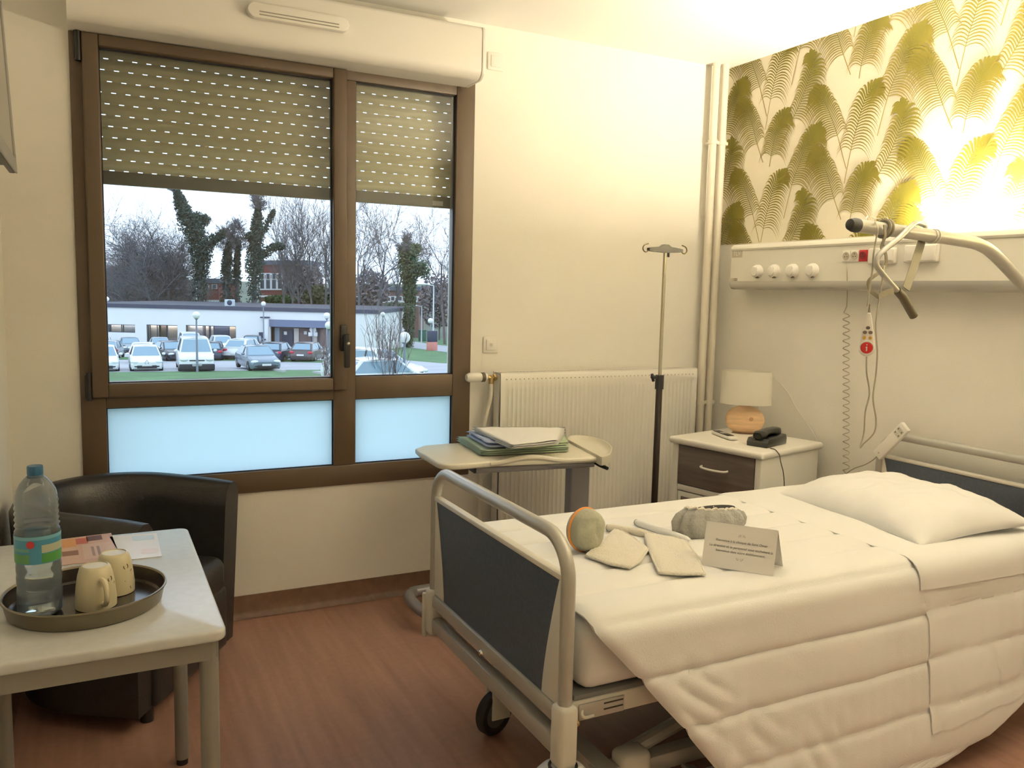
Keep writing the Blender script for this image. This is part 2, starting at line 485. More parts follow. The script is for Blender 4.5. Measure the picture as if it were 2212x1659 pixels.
pane(1.094, 1.589, .680, .993, D + .012, m_frost, 'narrow frosted lower pane')
for z0, z1 in ((2.375, 2.50), (1.03, 1.145)):
    part('hinge', MB().cyl((-.026, D - .03, z0), (-.026, D - .03, z1), .011, 12).b2(-.04, -.012, D - .03, D - .005, z0 + .01, z1 - .01, .002), m_black, win)
hd = part('handle', MB().b2(1.012, 1.042, D - .052, D - .038, 1.225, 1.345, .006, 3).cyl((1.027, D - .05, 1.29), (1.027, D - .085, 1.29), .011, 12).b2(1.018, 1.044, D - .1, D - .078, 1.15, 1.305, .006, 3), m_black, win)
part('handle_button', MB().sphere((1.034, D - .1, 1.262), .0085, 12), mat('silver_button', (.6, .58, .52), .3, .8), hd)
# outside window ledge
struct(part('trim_1', MB().b2(WX0 - .05, WX1 + .05, D + .07, OUT + .06, WZ0 - .03, WZ0 - .005, .004), mat('grey_ledge', (.35, .36, .38), .5)))
# ------------------------------------------------------------------ roller shutter, half down
m_slat = mat('beige_shutter_slat', (0.76, 0.69, 0.43), 0.45, var=.03, vscale=8)
m_bar = mat('dark_shutter_bar', (0.16, 0.145, 0.10), 0.4)
SY = D + .125
sh = thing('roller_shutter', 'half lowered beige roller shutter with rows of light slots behind the window', 'shutter', (.8, SY, 1.925))
def slat_mesh(shift):
    mb = MB(); x0, x1 = -.03, 1.66; n = 6
    for k in range(n):
        a0, a1 = k / n, (k + 1) / n
        def pt(a): return (SY - .008 * math.sin(math.pi * a), -.0405 * a)
        (ya, za), (yb, zb) = pt(a0), pt(a1)
        mb.add([(x0, ya, za), (x1, ya, za), (x1, yb, zb), (x0, yb, zb)], [(0, 1, 2, 3)])
        mb.add([(x0, ya + .006, za), (x1, ya + .006, za), (x1, yb + .006, zb), (x0, yb + .006, zb)], [(0, 1, 2, 3)])
    x = x0 + shift
    xs = [x0]
    while x < x1 - .02: xs += [x, x + .019]; x += .0545
    xs.append(x1)
    for i in range(0, len(xs) - 1, 2):
        for yy in (0.001, .005): mb.add([(xs[i], SY + yy, -.0405), (xs[i + 1], SY + yy, -.0405), (xs[i + 1], SY + yy, -.0452), (xs[i], SY + yy, -.0452)], [(0, 1, 2, 3)])
    return mb.mesh('slat', m_slat, (.8, SY, 0), 60, fix=False)
SM = [slat_mesh(s_) for s_ in (.052, .025, .041, .012)]
for k in range(12):
    o = link('slat', SM[k % 4], sh); o.location = (0, 0, 1.978 + .0452 + .0452 * k - 1.925)
part('bottom_bar', MB().b2(-.03, 1.66, SY - .008, SY + .006, 1.922, 1.978, .003), m_bar, sh)
part('stop_label', MB().b2(1.52, 1.575, SY - .0095, SY - .0085, 1.932, 1.955), mat('pale_sticker', (.55, .53, .45), .5), sh)
for x in (-.045, 1.645): part('guide_rail', MB().b2(x, x + .045, SY - .018, SY + .02, WZ0, WZ1, .003), mat('white_guide', (.72, .72, .70), .5), sh)
# shutter box on the wall above the window
BX0, BX1, BY, BZ0, BZ1 = WX0 + .0, 1.632, D - .2, 2.488, 2.722
def boxprof(in_=0):
    r = .05; pr = [(D, BZ0), (BY + r, BZ0)]
    for k in range(1, 7):
        a = k / 6 * math.pi / 2; pr.append((BY + r - r * math.sin(a), BZ0 + r - r * math.cos(a)))
    pr += [(BY, BZ1 - .02), (BY + .008, BZ1 - .006), (BY + .02, BZ1), (D, BZ1)]
    return pr
sb = thing('shutter_box', 'long cream roller shutter box with rounded lower edge above the window', 'shutter box', (.79, D, BZ0))
MYZ = frame((0, 0, 0), (0, 1, 0), (0, 0, 1), (1, 0, 0))
part('casing', MB().prism(boxprof(), BX0, BX1 - .002, MYZ), m_white, sb)
part('end_cap', MB().prism([(a - (.004 if a < D else 0), b) for a, b in boxprof()], BX1, BX1 + .016, MYZ, .003), m_white, sb)
v = thing('air_vent', 'slim rounded cream air vent strip mounted on the shutter box', 'vent', (.79, BY, 2.60))
pl = []
for k in range(17):
    a = math.pi / 2 + math.pi * k / 16; pl.append((.615 + .03 * math.cos(a), 2.617 + .03 * math.sin(a)))
for k in range(17):
    a = -math.pi / 2 + math.pi * k / 16; pl.append((.97 + .03 * math.cos(a), 2.617 + .03 * math.sin(a)))
MXZ = frame((0, 0, 0), (1, 0, 0), (0, 0, 1), (0, -1, 0))
part('hood', MB().prism(pl, -BY - .0, -BY + .035, MXZ, .006), m_white, v)
for z in (2.600, 2.612): part('slot', MB().b2(.63, .955, BY - .0362, BY - .0345, z - .002, z + .002), mat('vent_slot', (.3, .28, .22), .7), v)
# switches
def switch(name, cx, cz, label, rock):
    t = thing(name, label, 'switch', (cx, D, cz))
    part('plate', MB().b2(cx - .042, cx + .042, D - .01, D, cz - .042, cz + .042, .004), m_plastic, t)
    part('rocker', MB().b2(cx - .027, cx + .027, D - .014, D - .009, cz - .027, cz + .027, .003), m_plastic, t)
    if rock: part('mark', MB().b2(cx - .008, cx + .006, D - .0148, D - .0138, cz - .008, cz + .008), mat('switch_mark', (.55, .5, .42), .6), t)
switch('wall_switch', 1.792, 2.632, 'square cream blank plate on the wall beside the shutter box', False)
switch('wall_switch', 1.797, 1.245, 'square white rocker switch on the wall above the radiator valve', True)
# ================================================================== radiator and pipes
m_rad = mat('radiator_enamel', (0.88, 0.855, 0.78), 0.35)
m_brass = mat('brass', (0.55, 0.40, 0.18), 0.35, 0.9)
m_pipe = mat('painted_pipe', (0.78, 0.72, 0.60), 0.45)
m_dark = mat('dark_gap', (0.05, 0.045, 0.035), 0.8)
RX0, RX1, RZ0, RZ1, RY = 1.806, 3.042, .13, 1.111, 3.69
rad = thing('radiator', 'cream fluted panel radiator on the wall under the window height', 'radiator', (2.42, 3.74, RZ0))
def flutes(yf, sgn):
    mb = MB(); n = 48; pr = []
    step = (RX1 - RX0 - .04) / n
    pr.append((RX0, 0))
    for k in range(n):
        x = RX0 + .02 + k * step
        pr += [(x, 0), (x + step * .22, .007), (x + step * .5, .008), (x + step * .78, .007)]
    pr += [(RX1 - .02, 0), (RX1, 0)]
    zs = [(RZ0, 0), (RZ0 + .05, 0), (RZ0 + .075, 1), (RZ1 - .085, 1), (RZ1 - .06, 0), (RZ1 - .012, 0), (RZ1, -.8)]
    vs = []; fs = []
    for z, k in zs:
        for x, d in pr: vs.append((x, yf + sgn * (d * max(0, k)) + (.008 * sgn if k < 0 else 0), z))
    w = len(pr)
    for i in range(len(zs) - 1):
        for j in range(w - 1): fs.append((i * w + j, i * w + j + 1, (i + 1) * w + j + 1, (i + 1) * w + j))
    return mb.add(vs, fs)
part('front_panel', flutes(RY, 1), m_rad, rad, 50, fix=False)
part('back_panel', flutes(3.785, -1), m_rad, rad, 50, fix=False)
part('side_cover', MB().b2(RX0 - .001, RX0 + .002, RY + .02, 3.77, RZ0 + .02, RZ1 - .01), m_rad, rad, 0)
part('side_cover', MB().b2(RX1 - .002, RX1 + .001, RY + .004, 3.785, RZ0 + .02, RZ1 - .004), m_rad, rad, 0)
g = MB()
for k in range(60):
    x = RX0 + .012 + k * (RX1 - RX0 - .024) / 59; g.b2(x - .004, x + .004, RY + .006, 3.78, RZ1 - .006, RZ1 - .002)
g.b2(RX0, RX1, RY + .004, RY + .010, RZ1 - .008, RZ1); g.b2(RX0, RX1, 3.776, 3.784, RZ1 - .008, RZ1)
o = part('top_grille', g, m_rad, rad, 0); o['kind'] = 'stuff'
dm = MB()
for k in range(48):
    x = RX0 + .02 + (k + .5) * (RX1 - RX0 - .04) / 48; dm.sphere((x, RY + .0008, RZ1 - .033), .0052, 8, sc=(1, .3, 1))
o = part('weld_dimples', dm, mat('radiator_dimple', (.55, .5, .40), .5), rad); o['kind'] = 'stuff'
for x in (2.05, 2.8): part('wall_bracket', MB().b2(x - .015, x + .015, 3.74, D - .004, .25, .95), m_rad, rad)
VZ = 1.083
vl = part('valve', MB().cyl((RX0 - .002, 3.74, VZ), (RX0 - .05, 3.74, VZ), .012, 14).cyl((RX0 - .03, 3.74, VZ - .03), (RX0 - .03, 3.74, VZ + .012), .014, 14).cyl((RX0 - .018, 3.74, VZ), (RX0 - .012, 3.74, VZ), .019, 6), m_brass, rad)
MX = frame((RX0 - .055, 3.74, VZ + .004), (0, 1, 0), (0, 0, 1), (-1, 0, 0))
part('thermostat_head', MB().lathe([(0, 0), (.018, 0), (.020, .012), (.020, .03), (.023, .04), (.0245, .06), (.024, .095), (.017, .112), (0, .114)], 24, MX), m_plastic, rad)
part('thermostat_collar', MB().lathe([(.0205, .012), (.0235, .014), (.0235, .030), (.0205, .032)], 24, MX), mat('dark_collar', (.10, .08, .05), .5), rad)
part('feed_pipe', MB().tube(smooth([(RX0 - .03, 3.74, VZ - .03), (RX0 - .033, 3.74, .98), (RX0 - .06, 3.75, .85), (RX0 - .07, 3.76, .7), (RX0 - .07, 3.76, .02)], 5), .0105, 12), m_pipe, rad)
part('pipe_clip', MB().cyl((RX0 - .066, 3.757, .755), (RX0 - .067, 3.757, .775), .017, 12).cyl((RX0 - .066, 3.757, .765), (RX0 - .066, D - .006, .765), .006, 8), m_pipe, rad)
def riser(px, label):
    a = PY(px, 142, 3.745); x = a.x
    t = thing('heating_pipe', label, 'pipe', (x, 3.745, 0))
    part('pipe', MB().cyl((x, 3.745, 0), (x, 3.745, H), .0215, 18), m_pipe, t)
    for z in (2.372, .905):
        part('clip', MB().cyl((x, 3.745, z - .011), (x, 3.745, z + .011), .027, 18).cyl((x, 3.745, z), (x, D, z), .008, 8).b2(x + .02, x + .04, 3.738, 3.752, z - .009, z + .009, .002), m_pipe, t)
riser(1548, 'painted vertical heating pipe standing nearer the radiator in the room corner')
riser(1567.5, 'painted vertical heating pipe tucked against the palm wallpaper')

# ================================================================== bed head service panel with its lamp
m_panel = mat('panel_white', (0.78, 0.755, 0.66), 0.4)
m_alu = mat('brushed_aluminium', (0.52, 0.50, 0.46), 0.4, 0.5)
PXF, PY0, PY1 = 3.150, 0.55, 3.578
hp = thing('bed_head_panel', 'long white medical service panel with outlets on the wall behind the bed', 'service panel', (XH, 2.4, 1.557))
MXZy = frame((0, 0, 0), (1, 0, 0), (0, 0, 1), (0, -1, 0))
def ext(name, prof, y0, y1, m, p=hp, bev=0): return part(name, MB().prism(prof, -y1, -y0, MXZy, bev), m, p)
ext('body', [(XH, 1.602), (PXF, 1.602), (PXF, 1.766), (XH, 1.766)], PY0, PY1, m_panel)
ext('top_rail', [(XH, 1.7665), (PXF - .004, 1.7665), (PXF - .008, 1.776), (PXF - .004, 1.788), (PXF + .008, 1.798), (PXF + .02, 1.80), (PXF + .02, 1.79), (XH, 1.79)], PY0, PY1, m_panel)
ext('lower_rail', [(XH, 1.6015), (PXF - .006, 1.6015), (PXF - .008, 1.588), (PXF - .004, 1.572), (PXF + .006, 1.562), (PXF + .02, 1.557), (XH, 1.557)], PY0, PY1, m_alu)
m_lamp = emit('lamp_diffuser', LAMP_COLOR, LAMP_STRENGTH)
part('lamp_diffuser', MB().b2(PXF + .022, XH - .030, .55, 2.46, 1.7985, 1.8005), m_lamp, hp, 0)
ext('lamp_trough', [(XH - .004, 1.7905), (PXF + .021, 1.7905), (PXF + .021, 1.7975), (XH - .004, 1.7975)], .55, 2.55, m_panel)
for k, px in enumerate((1638, 1674, 1714, 1757)):
    c = PX(px, 586, PXF); c.z = 1.652
    t = thing('gas_outlet', ['round white outlet cap at the outer end of the service panel', 'second round white outlet cap along the service panel', 'third round white outlet cap along the service panel', 'round white outlet cap closest to the sockets'][k], 'outlet', (PXF, c.y, c.z), group='gas outlets on the service panel')
    Mk = frame((PXF, c.y, c.z), (0, 1, 0), (0, 0, 1), (-1, 0, 0))
    part('cap', MB().lathe([(.0, .034), (.022, .032), (.031, .024), (.035, .012), (.036, 0)], 28, Mk), m_plastic, t)
    sm = MB(); pts = []
    for q in range(9):
        a = R(-70 + 130 * q / 8); pts.append(Mk @ Vector((-.016 * math.cos(a) - .006, .026 * math.sin(a), .0305)))
    part('seam', MB().tube(pts, .0009, 5), mat('seam_grey', (.35, .32, .26), .6), t)
    part('latch', MB().box(Mk @ Vector((-.012, -.031, .016)), (.012, .014, .01), .002), mat('latch_brown', (.12, .09, .055), .5), t)
for k, (px, lab) in enumerate(((1830, 'white wall socket in the service panel with the coiled cord plugged in'), (1848, 'white wall socket beside the red one'), (1866, 'red emergency wall socket in the service panel'))):
    c = PX(px, 553, PXF); red = k == 2
    m = mat('socket_red', (.45, .02, .03), .35) if red else m_plastic
    mi = mat('socket_red_inner', (.22, .01, .015), .4) if red else mat('socket_inner', (.42, .38, .30), .5)
    t = thing('wall_socket', lab, 'socket', (PXF, c.y, 1.716))
    part('plate', MB().box((PXF - .003, c.y, 1.716), (.007, .044, .052), .0015), m, t)
    Mk = frame((PXF - .007, c.y, 1.716), (0, 1, 0), (0, 0, 1), (-1, 0, 0))
    part('well', MB().lathe([(0, .0005), (.0175, .0005), (.0185, .002), (.0195, .0005)], 24, Mk), mi, t)
    for dy, dz in ((-.007, -.002), (.007, -.002), (0, .009)):
        part('contact', MB().cyl((PXF - .0075, c.y + dy, 1.716 + dz), (PXF - .0088, c.y + dy, 1.716 + dz), .0025, 8), m_black, t)
def plate(name, px0, px1, py0, py1, label, knob):
    a, b = PX(px0, py0, PXF), PX(px1, py1, PXF)
    t = thing(name, label, 'panel switch', (PXF, (a.y + b.y) / 2, b.z))
    part('housing', MB().b2(PXF - .022, PXF, b.y, a.y, b.z, a.z, .006, 3), m_plastic, t)
    if knob: part('rocker', MB().b2(PXF - .032, PXF - .02, b.y + .005, (a.y + b.y) / 2 + .01, b.z + .01, a.z - .006, .004, 3), m_plastic, t)
    else:
        part('flap', MB().b2(PXF - .028, PXF - .02, b.y + .006, a.y - .02, b.z + .006, a.z - .005, .003), m_plastic, t)
plate('panel_switch', 1883, 1938, 537, 569, 'cream switch block on the service panel behind the trapeze strap', True)
plate('panel_switch', 1960, 2030, 530, 566, 'wider cream flap covered switch block on the service panel', False)
m_stick = mat('grey_sticker', (.50, .46, .37), .5)
m_ink = mat('ink_brown', (.10, .085, .06), .6)
m_pale = mat('pale_letter', (.78, .75, .66), .5)
a, b = PX(1582, 541, PXF), PX(1603, 556, PXF)
st = part('maker_plate', MB().b2(PXF - .0012, PXF, b.y, a.y, b.z, a.z), m_stick, hp, 0)
text_mesh('plate_lettering', 'TLV', .034, m_pale, frame((PXF - .0014, (a.y + b.y) / 2, (a.z + b.z) / 2), (0, -1, 0), (0, 0, 1), (-1, 0, 0)), st)
a, b = PX(1579, 601, PXF), PX(1593, 607.5, PXF)
st = part('rating_label', MB().b2(PXF - .0012, PXF, b.y, a.y, b.z, a.z), m_stick, hp, 0)
text_mesh('label_lettering', 'CE', .02, m_ink, frame((PXF - .0014, (a.y + b.y) / 2 - .01, (a.z + b.z) / 2), (0, -1, 0), (0, 0, 1), (-1, 0, 0)), st)

# ------------------------------------------------------------------ television on the side wall
tv = thing('television', 'flat television with silver edge mounted high on the side wall', 'television', (XL, 2.75, 1.85))
m_silver = mat('silver_plastic', (.42, .40, .36), .35, .3)
Mt = frame((-.205, 3.14, 1.853), (0, -1, 0), (-.045, 0, 1), (-1, 0, 0))      # x: along the wall towards the viewer, y: up, z: into the wall
def tb(x0, x1, y0, y1, z0, z1, bev=.003): return MB().box((0, 0, 0), (x1 - x0, y1 - y0, z1 - z0), bev, 2, Mt @ Matrix.Translation(((x0 + x1) / 2, (y0 + y1) / 2, (z0 + z1) / 2)))
part('back_shell', tb(.02, .90, .02, .53, .022, .055, .01), m_black, tv)
part('housing', tb(0, .92, 0, .55, .006, .024, .004), m_black, tv)
for a in ((0, .92, 0, .045), (0, .92, .515, .55), (0, .035, .045, .515), (.885, .92, .045, .515)): part('bezel', tb(a[0], a[1], a[2], a[3], 0, .0062, .002), m_silver, tv)
part('screen', tb(.034, .886, .044, .516, .003, .0065, 0), mat('dark_screen', (.015, .014, .013), .08), tv)
part('wall_bracket', MB().b2(XL + .002, -.262, 2.62, 2.76, 2.02, 2.22, .005), m_black, tv)
# ================================================================== hospital bed
m_bedm = mat('bed_enamel_grey', (0.46, 0.45, 0.41), 0.32, 0.25)
m_bedl = mat('bed_light_plastic', (0.68, 0.66, 0.58), 0.45)
m_blue = mat('blue_grey_laminate', (0.062, 0.084, 0.118), 0.45, var=.12, vscale=90)
m_rub = mat('black_rubber', (0.018, 0.018, 0.018), 0.6)
m_chrome = mat('chrome', (.75, .74, .70), .15, 1.0)
XF, YN, YF, ZT = 1.035, 1.707, 2.602, .905
bed = thing('hospital_bed', 'hospital bed with grey tube ends and blue panels on castors', 'bed', (2.1, 2.15, 0))
def board(x, yn, yf, ztop, zlow, face):
    r = .11; pts = [(x, yn, zlow)]
    pts.append((x, yn, ztop - r))
    for k in range(1, 8):
        a = math.pi / 2 * k / 8; pts.append((x, yn + r - r * math.cos(a), ztop - r + r * math.sin(a)))
    pts.append((x, yn + r, ztop)); pts.append((x, yf - r, ztop))
    for k in range(1, 8):
        a = math.pi / 2 * k / 8; pts.append((x, yf - r + r * math.sin(a), ztop - r + r * math.cos(a)))
    pts += [(x, yf, ztop - r), (x, yf, zlow)]
    part('end_tube', MB().tube(pts, .0185, 14), m_bedm, bed)
    zp0, zp1 = .47, ztop - .108
    ysl, ysr = yn + .02, yf - .02
    # pale side cheeks with a bowed inner edge, blue panel between
    def inner(sd, t):      # bowed line, t = 0 bottom .. 1 top
        return (.085 - .075 * t ** 1.4) if sd > 0 else (.085 - .075 * t ** 1.4)
    n = 10; lo = []; hi = []
    pan = [(ysl + inner(1, k / n), zp0 + (zp1 - zp0) * k / n) for k in range(n + 1)] + [(ysr - inner(1, k / n), zp0 + (zp1 - zp0) * k / n) for k in range(n, -1, -1)]
    MYZx = frame((x, 0, 0), (0, 1, 0), (0, 0, 1), (1, 0, 0))
    o = part('board_panel', MB().prism(pan, -.009, .009, MYZx), m_blue, bed); o['label'] = 'blue grey laminate panel'
    for sd in (0, 1):
        if sd == 0: ck = [(ysl, zp0)] + [(ysl + inner(1, k / n) - .0005, zp0 + (zp1 - zp0) * k / n) for k in range(n + 1)] + [(ysl, zp1)]
        else: ck = [(ysr, zp0)] + [(ysr - inner(1, k / n) + .0005, zp0 + (zp1 - zp0) * k / n) for k in range(n + 1)] + [(ysr, zp1)]
        part('side_cheek', MB().prism(ck, -.011, .011, MYZx, .002), m_bedl, bed)
    part('panel_cap', MB().b2(x - .013, x + .013, ysl - .006, ysr + .006, zp1, zp1 + .016, .005), m_bedl, bed)
    return zp0
board(XF, YN, YF, ZT, .34, -1)
part('cross_rail', MB().b2(XF - .02, XF + .02, YN, YF, .422, .468, .008), m_bedm, bed)
part('cross_rail', MB().b2(XF - .02, XF + .02, YN, YF, .335, .385, .008), m_bedm, bed)
part('rail_screw', MB().sphere((XF - .022, 2.16, .432), .011, 12).cyl((XF - .018, 2.16, .432), (XF - .032, 2.16, .432), .006, 10), m_chrome, bed)
for y in (YN, YF):
    part('corner_post', MB().b2(XF - .028, XF + .028, y - .028, y + .028, .318, .482, .014, 3), m_bedl, bed)
    if y == YF: continue
    b_ = part('bumper_wheel', MB().lathe([(0, .318), (.03, .316), (.058, .306), (.074, .288), (.076, .272), (.07, .262), (0, .26)], 28, Matrix.Translation((XF, y, 0))), mat('bumper_white', (.72, .72, .70), .3), bed)
    part('bumper_ring', MB().tube([(XF + .035 * math.cos(a * math.pi / 12), y + .035 * math.sin(a * math.pi / 12), .317) for a in range(24)], .004, 8, closed=True), m_rub, b_)
part('post_bracket', MB().b2(XF - .034, XF - .02, YF + .02, YF + .04, .30, .46, .006), m_bedl, bed)
# head end
XHB = 3.185
board(XHB, YN - .05, YF - .045, .915, .34, 1)
# side rails, deck, lift arms, chassis, castors
for y, lab in ((YN + .03, 1), (YF - .03, 0)):
    part('side_rail', MB().b2(XF + .02, XHB, y - .014, y + .014, .415, .470, .004), m_bedl, bed)
    br = part('mattress_holder', MB().b2(XF + .05, XF + .19, y - .02, y - .014, .418, .462, .003) if lab else MB().b2(XF + .05, XF + .19, y + .014, y + .02, .418, .462, .003), m_bedm, bed)
    for z in (.452, .436): part('holder_slot', MB().b2(XF + .125, XF + .185, y - .0208, y - .0198, z - .002, z + .002) if lab else MB().b2(XF + .125, XF + .185, y + .0198, y + .0208, z - .002, z + .002), m_dark, br)
    part('hook', MB().tube(smooth([(XF + .06, y - .018, .445), (XF + .055, y - .026, .438), (XF + .065, y - .028, .43), (XF + .09, y - .026, .43)], 4), .004, 8), m_bedl, br)
    part('lock_pin', MB().sphere((XF + .045, y - .018, .415), .009, 10), m_brass, bed)
part('deck', MB().b2(XF + .04, XHB - .03, YN + .02, YF - .02, .468, .484, .004), mat('deck_grey', (.20, .205, .20), .5), bed)
for x in (1.28, 2.9): part('cross_beam', MB().b2(x - .025, x + .025, YN + .05, YF - .05, .41, .46, .004), m_bedm, bed)
for y in (YN + .12, YF - .12):
    part('chassis_beam', MB().b2(1.20, 3.0, y - .025, y + .025, .15, .20, .006), m_bedm, bed)
    part('lift_arm', MB().tube([(1.30, y + .03, .19), (2.2, y + .03, .43)], .022, 8), m_bedm, bed)
    part('lift_arm', MB().tube([(2.85, y - .03, .19), (1.95, y - .03, .43)], .022, 8), m_bedm, bed)
for x in (1.24, 2.96): part('chassis_crossbar', MB().b2(x - .03, x + .03, YN + .09, YF - .09, .155, .205, .006), m_bedm, bed)
part('motor_box', MB().b2(1.75, 2.05, 2.08, 2.24, .24, .38, .02, 3), mat('motor_grey', (.06, .065, .06), .5), bed)
part('pedal_bar', MB().b2(1.30, 1.62, YN + .045, YN + .075, .10, .14, .01), m_bedl, bed)
for x in (1.42, 1.5): part('brake_pedal', MB().box((x, YN + .05, .16), (.05, .05, .012), .004, 2, Matrix.Rotation(.35, 4, 'Y')), mat('pedal_grey', (.3, .28, .24), .5), bed)
WM = None
for k, (x, y, a) in enumerate(((1.19, 2.43, .35), (1.30, YN + .115, -.2), (2.93, YN + .115, .6), (2.93, YF - .115, .1))):
    c = part('castor', MB().box((x + .03, y, .195), (.1, .075, .075), .02, 3).b2(x - .02, x + .05, y - .03, y - .022, .06, .18, .006).b2(x - .02, x + .05, y + .022, y + .03, .06, .18, .006), m_bedl, bed)
    Mw = Matrix.Translation((x, y, .075)) @ Matrix.Rotation(a, 4, 'Z') @ Matrix.Rotation(math.pi / 2, 4, 'X')
    wprof = [(.012, -.016), (.05, -.016), (.056, -.019), (.070, -.019), (.075, -.012), (.075, .012), (.070, .019), (.056, .019), (.05, .016), (.012, .016)]
    part('wheel', MB().lathe(wprof, 32, Mw, cap=True), m_rub, c)
    part('hub', MB().lathe([(0, -.021), (.018, -.021), (.02, -.0165), (.048, -.0165), (.048, .0165), (.02, .0165), (.018, .021), (0, .021)], 24, Mw), mat('hub_grey', (.13, .13, .12), .5), c)

# ------------------------------------------------------------------ mattress, bedding
m_sheet = mat('white_cotton', (0.87, 0.865, 0.84), 0.85, bump=.10, bscale=350, sheen=.2)
m_duvet = mat('white_quilt', (0.86, 0.855, 0.83), 0.85, bump=.15, bscale=250, sheen=.2)
m_peach = mat('peach_cotton', (0.72, 0.43, 0.28), 0.85, bump=.1, bscale=350)
ZM = .672
single('mattress', MB().b2(XF + .055, 3.118, 1.715, 2.585, .486, ZM, .045, 4), m_sheet, 'thick white sheeted mattress on the hospital bed', 'mattress', (2.1, 2.15, .486))
def section(s, lift):
    """across the bed: s = arc length from the far hem; returns (y, z)"""
    yf, yn, zt, rr = 2.60 + lift, 1.675 - lift, .688 + lift, .055
    seg = [(.30, 'up'), (rr * math.pi / 2, 'c1'), (yf - yn - 2 * rr, 'top'), (rr * math.pi / 2, 'c2'), (9, 'dn')]
    for L, k in seg:
        if s <= L or k == 'dn':
            if k == 'up': return (yf + .01 * (1 - s / L), zt - rr - (L - s))
            if k == 'c1': a = s / rr; return (yf - rr + rr * math.cos(a), zt - rr + rr * math.sin(a))
            if k == 'top': return (yf - rr - s, zt)
            if k == 'c2': a = s / rr; return (yn + rr - rr * math.sin(a), zt - rr + rr * math.cos(a))
            return (yn - .05 * min(1, s / .5) ** 1.3, zt - rr - s)
        s -= L
S_EDGE = .30 + .055 * math.pi / 2 + (2.60 - 1.675 - .11) + .055 * math.pi / 2     # where the near side starts to hang
def fabric(u, v, x, s, lift, amp, wr):
    y, z = section(s, lift)
    y2, z2 = section(s + .004, lift)
    ny, nzv = -(z2 - z), (y2 - y); q = math.hypot(ny, nzv) or 1
    ny, nzv = -ny / q, -nzv / q
    hang = max(0.0, min(1.0, (s - S_EDGE + .05) / .3))
    d = amp
    wv = wr * (.25 + hang) * (nz(x * 9, s * 1.3, 3.1) * .7 + nz(x * 22, s * 3.0, 1.7) * .4 + .5 * nz(x * 4 + s * 3, s * 2, 9.1))
    return Vector((x, y + ny * (d + wv), z + nzv * (d + wv)))
SEAM = .152
def duvet_pt(u, v):
    s_end = S_EDGE + .60
    s = .02 + (s_end - .02) * v
    e = s - S_EDGE
    x0 = 1.098
    if e > -.03: x0 = 1.098 + .42 * min(1, (e + .03) / .53) ** .92 + .05 * max(0, (e + .03) / .63)
    x1 = 2.93 + .05 * math.sin(min(1, max(0, e) / .6) * math.pi / 2)
    if e > .35: x1 -= .62 * ((e - .35) / .25) ** 2.2
    x = x0 + (x1 - x0) * u
    ph = ((s - S_EDGE + .035) / SEAM) % 1.0
    puff = .011 * (1 - abs(2 * ph - 1) ** 7)
    edge = min(1, u / .012) if u < .5 else min(1, (1 - u) / .012)
    amp = puff * edge ** .5 - .004
    hangf = max(0, min(1, e / .2))
    wr = .0025 + .004 * hangf
    p = fabric(u, v, x, s, .004, amp, wr)
    if hangf > 0:
        # fan of small pleats running down from the corner of the mattress
        fan = math.exp(-((x - x0) / .5) ** 2) * hangf
        p.y -= fan * .0055 * max(0, nz(x * 7, e * 3, 8) + .25) * math.sin((x - x0) * 62 - e * 16 + 5 * nz(x * 4, e * 4, 0))
        p.y -= .018 * hangf * nz(x * 2.2, e * 2, 5)
    return p
single('duvet', MB().sheet(duvet_pt, 220, 170, .012), m_duvet, 'white quilted duvet spread over the bed and hanging down its side', 'duvet', (2.0, 2.15, .68), 60)
def sheet_pt(u, v):
    s_end = S_EDGE + .505 + .02 * nz(u * 6, 0, 2) - .05 * u
    s = .05 + (s_end - .05) * v; e = s - S_EDGE
    x0 = 2.285 + .04 * max(0, min(1, e / .15)); x1 = 3.02
    x = x0 + (x1 - x0) * u
    ph = ((s - S_EDGE + .035) / SEAM) % 1.0
    puff = .011 * (1 - abs(2 * ph - 1) ** 7)
    hangf = max(0, min(1, e / .2))
    p = fabric(u, v, x, s, .009, .001 + puff - .0050 * max(0, 1 - u / .03) * (1 - hangf) + .003 * hangf, .002 + .004 * hangf)
    p.y -= .018 * hangf * nz(x * 2.2, e * 2, 5)
    return p
ts = thing('top_sheet', 'white sheet folded over the head end of the duvet', 'sheet', (2.65, 2.15, .70))
part('lower_layer', MB().sheet(sheet_pt, 80, 120, .004), m_sheet, ts, 60)
def flap_pt(u, v):
    s_end = S_EDGE + .055 + .02 * u
    s = .12 + (s_end - .12) * v; e = s - S_EDGE
    x = 2.275 + .77 * u + .012 * max(0, e) / .1
    return fabric(u, v, x, s, .013, (.010 + .003 * nz(x * 6, s * 5, 4)) * min(1, .55 + u / .04) + .006 * max(0, min(1, (e + .08) / .08)), .003)
part('turned_down_flap', MB().sheet(flap_pt, 60, 90, .004), m_sheet, ts, 60)
def fit_pt(u, v):
    s = .10 + (S_EDGE + .12 - .10) * v
    return fabric(u, v, 2.90 + .22 * u, s, .012, -.012 + .0, .003)
single('fitted_sheet', MB().sheet(fit_pt, 20, 80, .003), m_peach, 'peach fitted sheet showing at the head end of the mattress', 'sheet', (3.03, 2.15, .68), 60)
